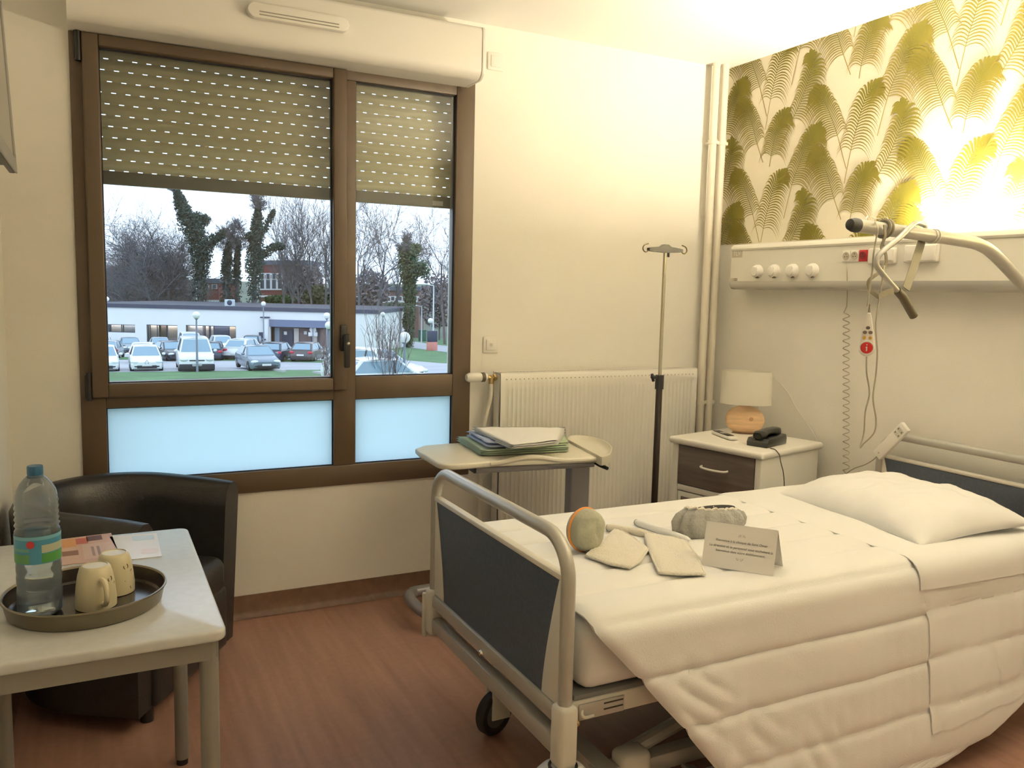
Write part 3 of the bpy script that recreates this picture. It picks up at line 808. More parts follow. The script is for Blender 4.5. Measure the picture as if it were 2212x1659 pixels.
# pillow
def pillow_pt(u, v, sgn):
    a, b = 2 * u - 1, 2 * v - 1
    e = (max(0, 1 - abs(a) ** 2.6) ** .55) * (max(0, 1 - abs(b) ** 3.2) ** .55)
    x = a * .265 * (1 - .10 * (1 - abs(b) ** 2) * abs(a) ** 3) ; y = b * .385 * (1 - .07 * (1 - abs(a) ** 2) * abs(b) ** 3)
    h = e * (.104 if sgn > 0 else .012)
    cr = .014 * e ** .5 * (nz(x * 9, y * 14, 1) + .6 * nz(x * 20 + y * 8, y * 20, 3)) if sgn > 0 else 0
    droop = -.014 * (abs(b) ** 4) * (1 if b < 0 else .2) 
    return Vector((x, y, sgn * h + cr + droop))
pm = MB(); pm.grid(lambda u, v: pillow_pt(u, v, 1), 40, 56); pm.grid(lambda u, v: pillow_pt(u, v, -1), 40, 56)
pme = pm.mesh('pillow', m_sheet, None, 70)
bm_ = bmesh.new(); bm_.from_mesh(pme); bmesh.ops.remove_doubles(bm_, verts=bm_.verts[:], dist=.0005); bmesh.ops.recalc_face_normals(bm_, faces=bm_.faces[:]); bm_.to_mesh(pme); bm_.free()
po = link('pillow', pme); po.location = (2.71, 2.105, .727); po.rotation_euler = (R(-2), R(-4), R(-6)); tag(po, 'plump white pillow lying at the head of the bed', 'pillow')

# ------------------------------------------------------------------ lifting pole with hanging trapeze
YP = 1.84
lp = thing('lifting_pole', 'curved grey lifting pole arching over the bed head', 'lifting pole', (3.15, YP, .4))
q = [PY(1850, 487, YP), PY(1990, 506, YP), PY(2080, 520, YP), PY(2118, 530, YP), PY(2150, 552, YP), PY(2212, 618, YP)]
dv = (q[-1] - q[-2]).normalized()
tail = q[-1] + dv * .10
pts = smooth(q + [tail], 6)[:-1] + [tail, Vector((min(XHB - .040, tail.x + .02), YP, tail.z - .12)), Vector((XHB - .040, YP, 1.2)), Vector((XHB - .040, YP, .42))]
for p_ in pts: p_.x = min(p_.x, XHB - .040)
part('tube', MB().tube(pts, .021, 18), m_bedm, lp, 50)
a = PY(1850, 487, YP); b = PY(1832, 484, YP)
part('end_cap', MB().tube([a + (a - b) * .1, a + (b - a) * .35, a + (b - a) * .8, b], [.022, .022, .017, .004], 18), m_rub, lp)
for px in (2012, 2019):
    c = PY(px, 510, YP); t_ = (q[2] - q[1]).normalized()
    part('stop_ring', MB().tube([c - t_ * .002, c + t_ * .002], .0245, 18), m_bedl, lp)
tz = thing('trapeze_handle', 'triangular grey trapeze grip hanging by a strap from the lifting pole', 'trapeze', PY(1940, 640, YP - .05))
YT = YP - .045
hook = PY(1990, 484, YP + .03)
tri = [PY(1992, 520, YP + .035), PY(1999, 492, YP + .035), hook, PY(1975, 483, YP - .01), PY(1945, 512, YT - .01), PY(1915, 536, YT - .02), PY(1898, 552, YT - .02), PY(1893, 566, YT - .02), PY(1897, 580, YT - .02), PY(1918, 606, YT), PY(1940, 630, YT)]
part('handle_tube', MB().tube(smooth(tri, 5), .0085, 12), m_bedm, tz)
part('hand_grip', MB().tube([PY(1938, 628, YT), PY(1950, 641, YT), PY(1974, 683, YT)], [.0125, .0135, .0135], 14), mat('grip_dark', (.085, .07, .04), .6), tz)
m_web = mat('webbing_grey', (.26, .235, .165), .8, bump=.3, bscale=400)
part('strap', MB().strap([PY(1997, 497, YP + .04), PY(1990, 525, YP + .04), PY(1973, 580, YT + .02), PY(1957, 624, YT)], .026, .003, (1, 0, .3)), m_web, tz)
part('strap', MB().strap([PY(1930, 628, YT - .012), PY(1915, 633, YT - .012), PY(1897, 641, YT - .012)], .018, .003, (0, 0, 1)), m_web, tz)
part('tie_band', MB().strap(smooth([PY(1911, 486, YP - .03), PY(1912, 510, YP - .035), PY(1904, 534, YP - .03), PY(1913, 548, YP - .03), PY(1914, 570, YP - .03), PY(1905, 585, YP - .03), PY(1893, 593, YP - .035), PY(1876, 608, YP - .04), PY(1880, 626, YP - .04), PY(1898, 642, YP - .035)], 5), .011, .0025, (1, 0, 0)), m_web, tz)
wrap = MB()
for off, px in ((0, 1908), (.004, 1914)):
    c = PY(px, 494, YP); ring = []
    for k in range(20):
        an = 2 * math.pi * k / 20; ring.append(c + Vector((.004 * math.sin(an), .0255 * math.cos(an), .0255 * math.sin(an))))
    wrap.tube(ring, .006, 8, closed=True)
part('wrap', wrap, m_web, tz)
# wire hook over the pole
part('wire_loop', MB().tube(smooth([PY(1870, 474, YP), PY(1876, 467, YP), PY(1893, 472, YP), PY(1912, 469, YP), PY(1916, 472, YP), PY(1917, 480, YP)], 4), .0022, 6), m_chrome, tz)

# ------------------------------------------------------------------ nurse call handset on its cable
YC = YP - .05
nc = thing('nurse_call_handset', 'white pear shaped call handset with a red button hanging from the pole', 'call handset', PY(1873, 768, YC))
oc = PY(1873, 738, YC); vx = (PY(1893, 738, YC) - oc).normalized(); up = Vector((0, 0, 1))
toc = (CAM - oc); toc.z = 0; toc.normalize(); sx = up.cross(toc).normalized()
Mh = frame(oc, sx, up, toc)
k_ = (PY(1873, 768, YC) - PY(1873, 678, YC)).length / 90      # metres per pixel here
pl = []
for yy, hw in ((62, 3.2), (56, 5), (40, 8.5), (20, 12), (0, 15), (-12, 16.5), (-22, 15.5), (-28, 10.5), (-31, 4)): pl.append((hw * k_, yy * k_))
pl = pl + [(-a_, b_) for a_, b_ in pl[::-1]]
part('body', MB().prism(pl, -.009, .009, Mh, .004, 3), m_plastic, nc)
part('red_button', MB().lathe([(0, .0125), (.0155, .0122), (.0175, .010), (.0175, .008)], 24, Mh @ Matrix.Translation((0, -13 * k_, 0))), mat('call_red', (.62, .02, .02), .35), nc)
part('button_ring', MB().lathe([(.0178, .008), (.0185, .0115), (.0215, .0115), (.023, .008)], 24, Mh @ Matrix.Translation((0, -13 * k_, 0))), m_plastic, nc)
part('button_figure', MB().box(Mh @ Vector((0, -15 * k_, .0127)), (.0025, .0025, .014), 0, 1).box(Mh @ Vector((0, -12 * k_, .0127)), (.008, .002, .0025)).sphere(Mh @ Vector((0, -6.5 * k_, .0125)), .0022, 8), m_plastic, nc)
for x_, y_, cn in ((0, 30, 'g'), (-5.5, 20, 'g'), (5.5, 20, 'g'), (-6, 8.5, 'y'), (6, 8.5, 'y')):
    part('key_button', MB().lathe([(0, .0113), (.0055, .011), (.0065, .0085)], 16, Mh @ Matrix.Translation((x_ * k_, y_ * k_, 0)) @ Matrix.Diagonal((1.0 if cn == 'g' else .8, .85, 1, 1))), mat('key_grey', (.16, .14, .11), .5) if cn == 'g' else mat('key_yellow', (.62, .36, .05), .45), nc)
part('strain_relief', MB().tube([Mh @ Vector((0, 60 * k_, 0)), Mh @ Vector((.001, 80 * k_, 0))], [.0042, .003], 10), mat('relief_grey', (.30, .27, .2), .6), nc)
m_cord = mat('grey_cord', (.42, .38, .29), .55)
part('cable', MB().tube(smooth([PY(1874, 662, YC), PY(1878, 630, YC), PY(1884, 585, YC), PY(1887, 550, YC), PY(1893, 515, YC), PY(1896, 492, YC), PY(1890, 477, YP), PY(1897, 474, YP + .03), PY(1903, 500, YP + .035), PY(1912, 545, YP + .02), PY(1908, 590, YC), PY(1900, 640, YC), PY(1892, 700, YC), PY(1895, 760, YC), PY(1892, 810, YC), PY(1886, 860, YC), PY(1892, 905, YC + .02), PY(1888, 935, YC + .05), PY(1866, 958, YC + .08), PY(1858, 966, YC + .1), PY(1866, 935, YC + .1), PY(1869, 890, YC + .06), PY(1878, 850, YC + .02), PY(1872, 805, YC), PY(1872, 770, YC)], 6), .0026, 8), m_cord, nc)

# ------------------------------------------------------------------ bed control handset with coiled cord
XC = 3.135
hc = thing('bed_control_handset', 'flat white bed remote clipped slanting over the headboard rail', 'bed remote', PX(1926, 955, XC))
c4 = [PX(1886, 978, XC), PX(1905, 990, XC), PX(1967, 928, XC), PX(1948, 914, XC)]
cc = (c4[0] + c4[1] + c4[2] + c4[3]) / 4
ax = ((c4[2] + c4[3]) - (c4[0] + c4[1])).normalized(); ay = ((c4[1] + c4[2]) - (c4[0] + c4[3])).normalized()
az = ax.cross(ay).normalized()
if az.x > 0: az = -az
ay = az.cross(ax).normalized()
Lh = ((c4[2] + c4[3]) - (c4[0] + c4[1])).length / 2; Wh = ((c4[1] + c4[2]) - (c4[0] + c4[3])).length / 2
Mc = frame(cc, ax, ay, az)
def hb(c, d, bev): return MB().box((0, 0, 0), d, bev, 2, Mc @ Matrix.Translation(c))
part('shell', hb((0, 0, 0), (Lh, Wh, .022), .004), m_plastic, hc)
for dx in (.25, .36):
    part('key_pad', hb((Lh * dx, 0, .0115), (Lh * .09, Wh * .7, .002), .0005), mat('keypad_line', (.60, .57, .48), .5), hc)
    for dy in (-.22, .22): part('key_symbol', hb((Lh * dx, Wh * dy, .0128), (.007, .004, .001), 0), m_ink, hc)
text_mesh('maker_mark', 'A', .012, m_ink, Mc @ Matrix.Translation((-Lh * .40, 0, .0112)) @ Matrix.Rotation(math.pi / 2, 4, 'Z'), hc)
part('rail_hook', hb((Lh * .2, 0, -.018), (.02, Wh * .6, .02), .003), m_plastic, hc)
XK = 3.20
co = [PX(1830, 570, PXF - .008), PX(1830, 590, PXF - .012), PX(1830, 640, XK - .02), PX(1829, 662, XK)]
top, bot = PX(1828, 676, XK), PX(1828, 1018, XK)
turns = 22; hel = []
for k in range(turns * 12 + 1):
    t_ = k / (turns * 12); an = 2 * math.pi * t_ * turns
    c = top.lerp(bot, t_); hel.append(c + Vector((.0145 * math.sin(an), .0145 * math.cos(an), 0)))
endp = Mc @ Vector((-Lh * .5, 0, 0))
mid = [bot + Vector((0, 0, -.012)), PX(1845, 1012, XK - .02), PX(1870, 1003, XK - .03), endp + ax * -.03, endp]
part('coiled_cord', MB().tube(smooth(co, 4) + hel + smooth(mid, 5), .0026, 7), m_cord, hc)
# ================================================================== overbed table
ZO = .79
m_otop = mat('overbed_laminate', (0.74, 0.70, 0.58), 0.35)
m_ogrey = mat('overbed_grey_steel', (0.30, 0.29, 0.30), 0.38, 0.3)
ov = thing('overbed_table', 'wheeled overbed table with a cream wavy top on one grey column', 'overbed table', (1.66, 3.3, 0))
pxo = [(897, 969), (906, 977), (919, 984), (934, 993), (948, 1000), (975, 1003), (1010, 1001), (1060, 997), (1290, 987), (1228, 953), (1100, 951), (960, 958), (915, 962)]
poly = [(PZ(a, b, ZO).x, PZ(a, b, ZO).y) for a, b in pxo]
poly = [(p.x, p.y) for p in smooth([(a, b, 0) for a, b in poly[:8]], 4)] + poly[8:]
part('table_top', MB().prism(poly, ZO - .026, ZO, None, .008, 3), m_otop, ov)
# raised wavy edge along the near side
ed = []
for k in range(21):
    t = k / 20; p = PZ(1060 + 228 * t, 997 - 10 * t, ZO); h = .022 * math.sin(math.pi * min(1, t / .75)) ** 2
    ed.append((p.x, p.y + .006, ZO - .012 + h))
part('raised_edge', MB().tube(ed, .0125, 10), m_otop, ov)
trp = [(1291, 986), (1300, 990), (1316, 985), (1321, 976), (1321, 968), (1312, 959), (1298, 952), (1275, 946), (1250, 943), (1232, 945), (1228, 953)]
tp = [PZ(a, b, ZO + .005) for a, b in trp]
outl = [Vector((p.x, p.y, 0)) for p in smooth([(p.x, p.y, 0) for p in tp], 3)]
cen = sum(outl, Vector()) / len(outl)
tr = MB(); rings = [(1.0, ZO - .028), (1.03, ZO + .004), (1.02, ZO + .012), (.95, ZO + .012), (.88, ZO - .002), (.6, ZO - .012), (.02, ZO - .013)]
vs = []; fs = []; n = len(outl)
for k, (sc, z) in enumerate(rings):
    for p in outl: q_ = cen + (p - cen) * sc; vs.append((q_.x, q_.y, z))
for k in range(len(rings) - 1):
    for i in range(n): fs.append((k * n + i, k * n + (i + 1) % n, (k + 1) * n + (i + 1) % n, (k + 1) * n + i))
fs.append(tuple(range(n))[::-1]); fs.append(tuple((len(rings) - 1) * n + i for i in range(n)))
part('side_tray', tr.add(vs, fs), m_otop, ov, 50)
ca = PZ(1030, 1012, ZO - .03); cb = PZ(1288, 998, ZO - .03)
dirx = (cb - ca).normalized(); diry = Vector((-dirx.y, dirx.x, 0))
MO = frame((ca + cb) / 2 + diry * .16 + Vector((0, 0, -.013)), dirx, diry, (0, 0, 1))
part('support_frame', MB().box((0, 0, 0), ((cb - ca).length, .30, .026), .006, 2, MO), m_ogrey, ov)
part('frame_end', MB().box((0, 0, 0), (.012, .30, .022), .003, 2, MO @ Matrix.Translation((-(cb - ca).length / 2 - .004, 0, 0))), m_black, ov)
cx, cy = 2.005, 3.26
part('column', MB().b2(cx - .052, cx + .052, cy - .032, cy + .032, .10, ZO - .03, .014, 3), m_ogrey, ov)
part('height_lever', MB().tube([PZ(1286, 1001, ZO - .035), PZ(1296, 1005, ZO - .035), PZ(1312, 1012, ZO - .04)], [.006, .009, .008], 10), m_black, ov)
ba = MB(); y0_, y1_ = 3.275, 3.60
loop = [(2.06, y0_ - .01, .085), (1.40, y0_, .085), (1.31, y0_ + .02, .085), (1.275, (y0_ + y1_) / 2 - .08, .085), (1.275, (y0_ + y1_) / 2 + .08, .085), (1.31, y1_ - .02, .085), (1.40, y1_, .085), (2.06, y1_, .085)]
ba.tube(smooth(loop, 6), .026, 12)
ba.b2(cx - .07, cx + .07, 3.20, 3.62, .07, .11, .012, 3)
part('base_frame', ba, m_ogrey, ov)
for x, y in ((1.318, 3.262), (1.318, 3.60), (2.02, 3.262), (2.02, 3.60)):
    c = part('castor', MB().cyl((x, y, .03), (x, y, .085), .009, 10).box((x, y, .05), (.03, .036, .022), .006), m_black, ov)
    part('wheel', MB().lathe([(.006, -.010), (.022, -.011), (.025, -.007), (.025, .007), (.022, .011), (.006, .010)], 20, Matrix.Translation((x + .008, y, .025)) @ Matrix.Rotation(.5, 4, 'Z') @ Matrix.Rotation(math.pi / 2, 4, 'X'), cap=True), m_rub, c)

# folded linen on the table
def cloth(name, corners, z, th, layers, m, label, cat, seed=0, wav=.004, curl=0.0):
    """folded flat linen: four corner pixels on the plane z, a few visible layers"""
    P4 = [PZ(a, b, z) for a, b in corners]; cen = sum(P4, Vector()) / 4
    t = thing(name, label, cat, (cen.x, cen.y, z))
    for l in range(layers):
        zz = z + th * l / layers; tl = th / layers * .92
        sh_ = [Vector((.008 * nz(seed + l * 3.1, k, 0), .008 * nz(seed, k, l * 2.7), 0)) for k in range(4)]
        def f(u, v, top=True):
            a = (P4[0] + sh_[0]).lerp(P4[1] + sh_[1], u); b = (P4[3] + sh_[3]).lerp(P4[2] + sh_[2], u); p = a.lerp(b, v)
            e = min(u, 1 - u, v, 1 - v); ed = min(1, e / .06) ** .5
            w_ = wav * (nz(p.x * 14 + seed, p.y * 14, l * .4) + .6 * nz(p.x * 30, p.y * 30 + seed, l * .4))
            p.z = zz + (tl * (.5 + .5 * ed) if top else tl * (.5 - .5 * ed)) + (w_ + abs(wav)) * ((l + 1) / layers) + curl * max(0, .2 - u) * (l + 1) / layers
            return p
        mb = MB(); mb.grid(lambda u, v: f(u, v, True), 16, 12); mb.grid(lambda u, v: f(u, v, False), 16, 12)
        me = mb.mesh('fold_layer', m, t.location, 60)
        b_ = bmesh.new(); b_.from_mesh(me); bmesh.ops.remove_doubles(b_, verts=b_.verts[:], dist=.0004); bmesh.ops.recalc_face_normals(b_, faces=b_.faces[:]); b_.to_mesh(me); b_.free()
        link('fold_layer', me, t)
    return t
m_green = mat('pale_green_towel', (0.60, 0.73, 0.56), 0.9, bump=.3, bscale=220)
m_bluec = mat('pale_blue_gown', (0.50, 0.58, 0.80), 0.85, bump=.2, bscale=200)
cloth('folded_towel', [(985, 953), (1040, 987), (1228, 977), (1222, 950)], ZO + .001, .026, 3, m_green, 'pale green folded towel at the bottom of the linen pile', 'towel', 1, .003)
cloth('folded_gown', [(1006, 944), (1052, 971), (1120, 968), (1085, 940)], ZO + .031, .026, 2, m_bluec, 'crumpled pale blue gown squeezed between towel and white sheet', 'gown', 5, .008)
cloth('folded_gown', [(1090, 962), (1092, 974), (1228, 962), (1222, 950)], ZO + .031, .018, 2, mat('pale_green_gown', (.50, .60, .42), .9), 'light green folded gown under the white sheet beside the table tray', 'gown', 11, .003)
cloth('folded_sheet', [(1020, 936), (1104, 972), (1206, 962), (1222, 937)], ZO + .058, .022, 3, m_sheet, 'white folded sheet on top of the linen pile', 'sheet', 9, .004, .05)

# ================================================================== drip stand
IY = 3.13; ip = PY(1425, 815, IY); ix = ip.x
iv = thing('drip_stand', 'drip stand with a black lower pole and two chrome hooks', 'drip stand', (ix, IY, 0))
zc = ip.z; zt = PY(1437, 542, IY).z
m_dpole = mat('dark_brown_pole', (0.022, 0.014, 0.009), 0.35)
part('lower_pole', MB().cyl((ix, IY, .10), (ix, IY, zc - .05), .0155, 16), m_dpole, iv)
part('upper_pole', MB().cyl((ix, IY, zc - .06), (ix, IY, zt), .0085, 14), mat('steel_pole', (.62, .58, .46), .25, .9), iv)
part('clamp', MB().cyl((ix, IY, zc - .055), (ix, IY, zc + .01), .0205, 16).b2(ix - .035, ix, IY - .008, IY + .008, zc - .006, zc + .008, .003), m_black, iv)
part('clamp_knob', MB().box((ix - .043, IY - .004, zc), (.014, .012, .04), .005, 2, Matrix.Rotation(-.3, 4, 'Y')).sphere((ix - .043, IY - .004, zc + .003), .011, 10), m_black, iv)
hl = PY(1404, 537, IY); hr = PY(1476, 538, IY)
hub_ = MB()
sec = [(-1, .006), (-.8, .0095), (-.3, .013), (-.12, .019), (.12, .019), (.3, .013), (.8, .0095), (1, .006)]
vs = []; fs = []
hw = (hr.x - hl.x) / 2
for k, (t_, h_) in enumerate(sec):
    zo = zt + .006 + (.004 if abs(t_) < .2 else -.002 * abs(t_))
    for a_, b_ in ((-1, -1), (1, -1), (1, 1), (-1, 1)): vs.append((ix + t_ * hw, IY + a_ * .011, zo + b_ * h_))
for k in range(len(sec) - 1):
    for j in range(4): fs.append((k * 4 + j, k * 4 + (j + 1) % 4, k * 4 + 4 + (j + 1) % 4, k * 4 + 4 + j))
fs += [(3, 2, 1, 0), tuple(28 + j for j in range(4))]
part('crossbar', hub_.add(vs, fs), m_black, iv, 50)
part('release_tab', MB().b2(ix + .015, ix + .022, IY - .008, IY + .004, zt - .028, zt - .005, .002), m_black, iv)
for sd in (-1, 1):
    x_ = ix + sd * hw
    hk = [(x_ - sd * .008, IY, zt + .006), (x_ + sd * .002, IY, zt - .003), (x_ + sd * .014, IY, zt - .009), (x_ + sd * .026, IY, zt - .003), (x_ + sd * .030, IY, zt + .008), (x_ + sd * .024, IY, zt + .02), (x_ + sd * .012, IY, zt + .026), (x_, IY, zt + .029)]
    part('hook', MB().tube(smooth(hk, 4), .003, 8), mat('dark_wire', (.16, .13, .07), .3, .7), iv)
part('base_hub', MB().lathe([(0, .12), (.02, .12), (.03, .10), (.035, .07), (.03, .06), (0, .06)], 18, Matrix.Translation((ix, IY, 0))), m_black, iv)
for k in range(5):
    a_ = R(100 + 72 * k); e_ = Vector((ix + .19 * math.cos(a_), IY + .19 * math.sin(a_), 0))
    lg = part('base_leg', MB().tube([(ix, IY, .09), (e_.x, e_.y, .065)], [.016, .011], 8), m_dpole, iv)
    part('castor', MB().cyl((e_.x, e_.y, .03), (e_.x, e_.y, .07), .007, 8).lathe([(.004, -.009), (.022, -.009), (.025, -.006), (.025, .006), (.022, .009), (.004, .009)], 16, Matrix.Translation((e_.x, e_.y, .025)) @ Matrix.Rotation(a_, 4, 'Z') @ Matrix.Rotation(math.pi / 2, 4, 'X'), cap=True), m_rub, lg)

# ================================================================== bedside cabinet
CZ = .812
_c = [PZ(1450, 945, CZ), PZ(1655, 988, CZ), PZ(1762, 950, CZ), PZ(1572, 919, CZ)]
cab = thing('bedside_cabinet', 'white bedside cabinet with brown drawer and door fronts in the corner', 'cabinet', (2.893, 3.112, 0), R(13))
m_cabw = mat('cabinet_white', (0.78, 0.755, 0.68), 0.4)
m_cabb = mat('brown_oak_laminate', (0.15, 0.118, 0.105), 0.45, var=.2, vscale=3, stretch=(1, 1.2, 14), detail=5)
W2, D2 = .258, .250          # half width (along local y) and half depth (local x); the front looks towards -x
def lp_(name, mb, m, p=cab, ang=35): return link(name, mb.mesh(name, m, None, ang), p)
lp_('top', MB().b2(-D2 - .02, D2 + .01, -W2 - .015, W2 + .015, CZ - .034, CZ, .014, 4), m_cabw)
lp_('side_panel', MB().b2(-D2, D2 - .01, -W2, -W2 + .035, .06, CZ - .034, .006), m_cabw)
lp_('side_panel', MB().b2(-D2, D2 - .01, W2 - .035, W2, .06, CZ - .034, .006), m_cabw)
lp_('back_panel', MB().b2(D2 - .03, D2 - .012, -W2 + .035, W2 - .035, .07, CZ - .034), m_cabw)
lp_('bottom_panel', MB().b2(-D2 + .01, D2 - .03, -W2 + .035, W2 - .035, .06, .09), m_cabw)
dr = lp_('drawer', MB().b2(-D2 + .002, D2 - .06, -W2 + .037, W2 - .037, .578, CZ - .036, .003), m_cabb)
hp_ = [(-D2 + .004, .075, .690), (-D2 - .012, .072, .688), (-D2 - .020, .05, .686), (-D2 - .024, 0, .685), (-D2 - .020, -.05, .686), (-D2 - .012, -.072, .688), (-D2 + .004, -.075, .690)]
lp_('handle', MB().tube(smooth(hp_, 4), .0055, 10), m_plastic, dr)
lp_('divider_rail', MB().b2(-D2 + .004, D2 - .06, -W2 + .037, W2 - .037, .545, .574, .002), m_cabw)
lp_('key_slot', MB().b2(-D2 + .0015, -D2 + .0045, -W2 + .10, -W2 + .13, .553, .566), m_black)
do = lp_('door', MB().b2(-D2 + .006, -D2 + .026, -W2 + .04, W2 - .04, .10, .540, .002), m_cabw)
lp_('door_inset', MB().b2(-D2 + .003, -D2 + .0075, -W2 + .062, W2 - .062, .122, .515, .001), m_cabb, do)
hp_ = [(-D2 + .006, W2 - .085, .47), (-D2 - .012, W2 - .088, .465), (-D2 - .022, W2 - .095, .42), (-D2 - .02, W2 - .100, .37), (-D2 - .010, W2 - .102, .34), (-D2 + .006, W2 - .103, .335)]
lp_('handle', MB().tube(smooth(hp_, 4), .0055, 10), m_plastic, do)
for x in (-D2 + .05, D2 - .06):
    for y in (-W2 + .04, W2 - .04):
        lp_('castor', MB().cyl((x, y, .02), (x, y, .065), .008, 8).lathe([(.004, -.011), (.02, -.011), (.023, -.007), (.023, .007), (.02, .011), (.004, .011)], 16, Matrix.Translation((x, y, .023)) @ Matrix.Rotation(math.pi / 2, 4, 'X'), cap=True), m_rub)

# table lamp
lb = PZ(1607, 936, CZ)
la = thing('table_lamp', 'small table lamp with a pebble shaped wooden base and pale oval shade', 'lamp', (lb.x, lb.y, CZ))
toc = Vector((CAM.x - lb.x, CAM.y - lb.y, 0)).normalized(); sd_ = Vector((-toc.y, toc.x, 0)).normalized()
if sd_.dot(_r) < 0: sd_ = -sd_
MLp = frame((lb.x, lb.y, CZ), sd_, toc, (0, 0, 1))
dl = (Vector((lb.x, lb.y, CZ)) - CAM).dot(_f); kk = dl / FPX          # metres per pixel at the lamp
wood = mat('light_wood', (0.74, 0.50, 0.29), 0.5, var=.15, vscale=9, stretch=(1, 1, 6))
rw, rh = 41 * kk, 32 * kk
mb = MB(); b_ = bmesh.new(); bmesh.ops.create_uvsphere(b_, u_segments=32, v_segments=20, radius=1)
for v_ in b_.verts:
    z = v_.co.z; v_.co = Vector((v_.co.x * rw, v_.co.y * .035, max(-.88, z) * rh))
mb.bm(b_, 0, MLp @ Matrix.Translation((0, 0, rh * .88 + .003)))
base_ = part('base', mb, wood, la, 60)
part('inlay', MB().lathe([(0, .004), (.009, .0035), (.0105, .001), (.012, .0)], 20, MLp @ Matrix.Translation((13 * kk, .031, rh * .9 + .01)) @ Matrix.Rotation(-math.pi / 2, 4, 'X')), mat('wood_inlay', (.52, .30, .15), .5), base_)
part('foot_plate', MB().lathe([(0, .003), (.055, .003), (.058, 0), (0, 0)], 28, MLp @ Matrix.Diagonal((1.1, .62, 1, 1))), mat('dark_wood', (.13, .07, .035), .5), la)
part('neck', MB().cyl(MLp @ Vector((0, 0, rh * 1.85)), MLp @ Vector((0, 0, rh * 2.35)), .006, 10), m_chrome, la)
z0s, z1s = rh * 1.92 + .006, rh * 1.92 + .006 + 71 * kk
shd = MB(); prof = [(1.0, z0s), (.965, z1s)]
ve = []; fe = []; n = 48
for k, (sc, z) in enumerate([(1.0, z0s), (.99, (z0s + z1s) / 2), (.965, z1s), (.955, z1s), (.985, z0s)]):
    for j in range(n):
        a_ = 2 * math.pi * j / n; ve.append((53.5 * kk * sc * math.cos(a_), 30 * kk * sc * math.sin(a_), z))
for k in range(5):
    for j in range(n): fe.append((k * n + j, k * n + (j + 1) % n, ((k + 1) % 5) * n + (j + 1) % n, ((k + 1) % 5) * n + j))
m_shade = mat('lamp_shade_fabric', (0.72, 0.68, 0.58), 0.85, bump=.1, bscale=300)
part('shade', shd.add(ve, fe, 0, MLp), m_shade, la)
spd = MB()
for a_ in (0, 2.1, 4.2): spd.cyl(MLp @ Vector((0, 0, rh * 2.3)), MLp @ Vector((52 * kk * math.cos(a_), 29 * kk * math.sin(a_), z0s + .02)), .0015, 6)
part('spider', spd, m_chrome, la)
part('bulb', MB().sphere(MLp @ Vector((0, 0, rh * 2.3 + .04)), .024, 14, sc=(1, 1, 1.3)), m_plastic, la)
part('switch_cord', MB().tube(smooth([MLp @ Vector((27 * kk, .0, z0s + .01)), MLp @ Vector((28 * kk, -.02, z0s - 10 * kk)), MLp @ Vector((30 * kk, -.025, z0s - 35 * kk)), MLp @ Vector((36 * kk, -.03, z0s - 50 * kk)), MLp @ Vector((40 * kk, -.05, .004)), MLp @ Vector((30 * kk, -.06, .003))], 5), .0017, 6), m_plastic, la)
plg = MLp @ Vector((28 * kk, -.018, 12 * kk))
part('plug', MB().box((plg.x, plg.y, CZ + .012), (.022, .022, .022), .004).cyl((plg.x - .005, plg.y, CZ + .02), (plg.x - .005, plg.y, CZ + .034), .0018, 6).cyl((plg.x + .005, plg.y, CZ + .02), (plg.x + .005, plg.y, CZ + .034), .0018, 6), mat('plug_grey', (.5, .46, .36), .5), la)
# thin white wall flex beside the lamp
flex = MB().tube(smooth([PX(1668, 812, XH - .004), PX(1700, 845, XH - .004), PX(1720, 880, XH - .004), PX(1742, 912, XH - .006), PX(1762, 945, XH - .01), PX(1763, 965, XH - .02), PX(1752, 985, XH - .03), PX(1752, 1030, XH - .03)], 5), .0018, 6)
single('wall_flex', flex, m_plastic, 'thin white flex hanging down the wall beside the lamp', 'cable', tuple(PX(1742, 985, XH - .02)))
# remote control
ra, rb_ = PZ(1546, 938, CZ), PZ(1584, 952, CZ)
rc = thing('remote_control', 'small white and black remote control lying on the cabinet top', 'remote', ((ra.x + rb_.x) / 2, (ra.y + rb_.y) / 2, CZ))
dx_ = (rb_ - ra).normalized(); MR = frame(((ra.x + rb_.x) / 2, (ra.y + rb_.y) / 2, CZ), dx_, Vector((0, 0, 1)).cross(dx_), (0, 0, 1))
Lr = (rb_ - ra).length * 1.05
part('body', MB().box((0, 0, 0), (Lr, .045, .016), .006, 3, MR @ Matrix.Translation((0, 0, .0105))), m_plastic, rc)
part('face_plate', MB().box((0, 0, 0), (Lr * .8, .037, .003), .001, 2, MR @ Matrix.Translation((-Lr * .06, 0, .0195))), m_black, rc)
for k in range(4): part('key', MB().box((0, 0, 0), (.012, .010, .002), .001, 1, MR @ Matrix.Translation((-Lr * .12 + .02 * (k // 2), -.007 + .014 * (k % 2), .0215))), mat('key_white', (.6, .58, .52), .5), rc)
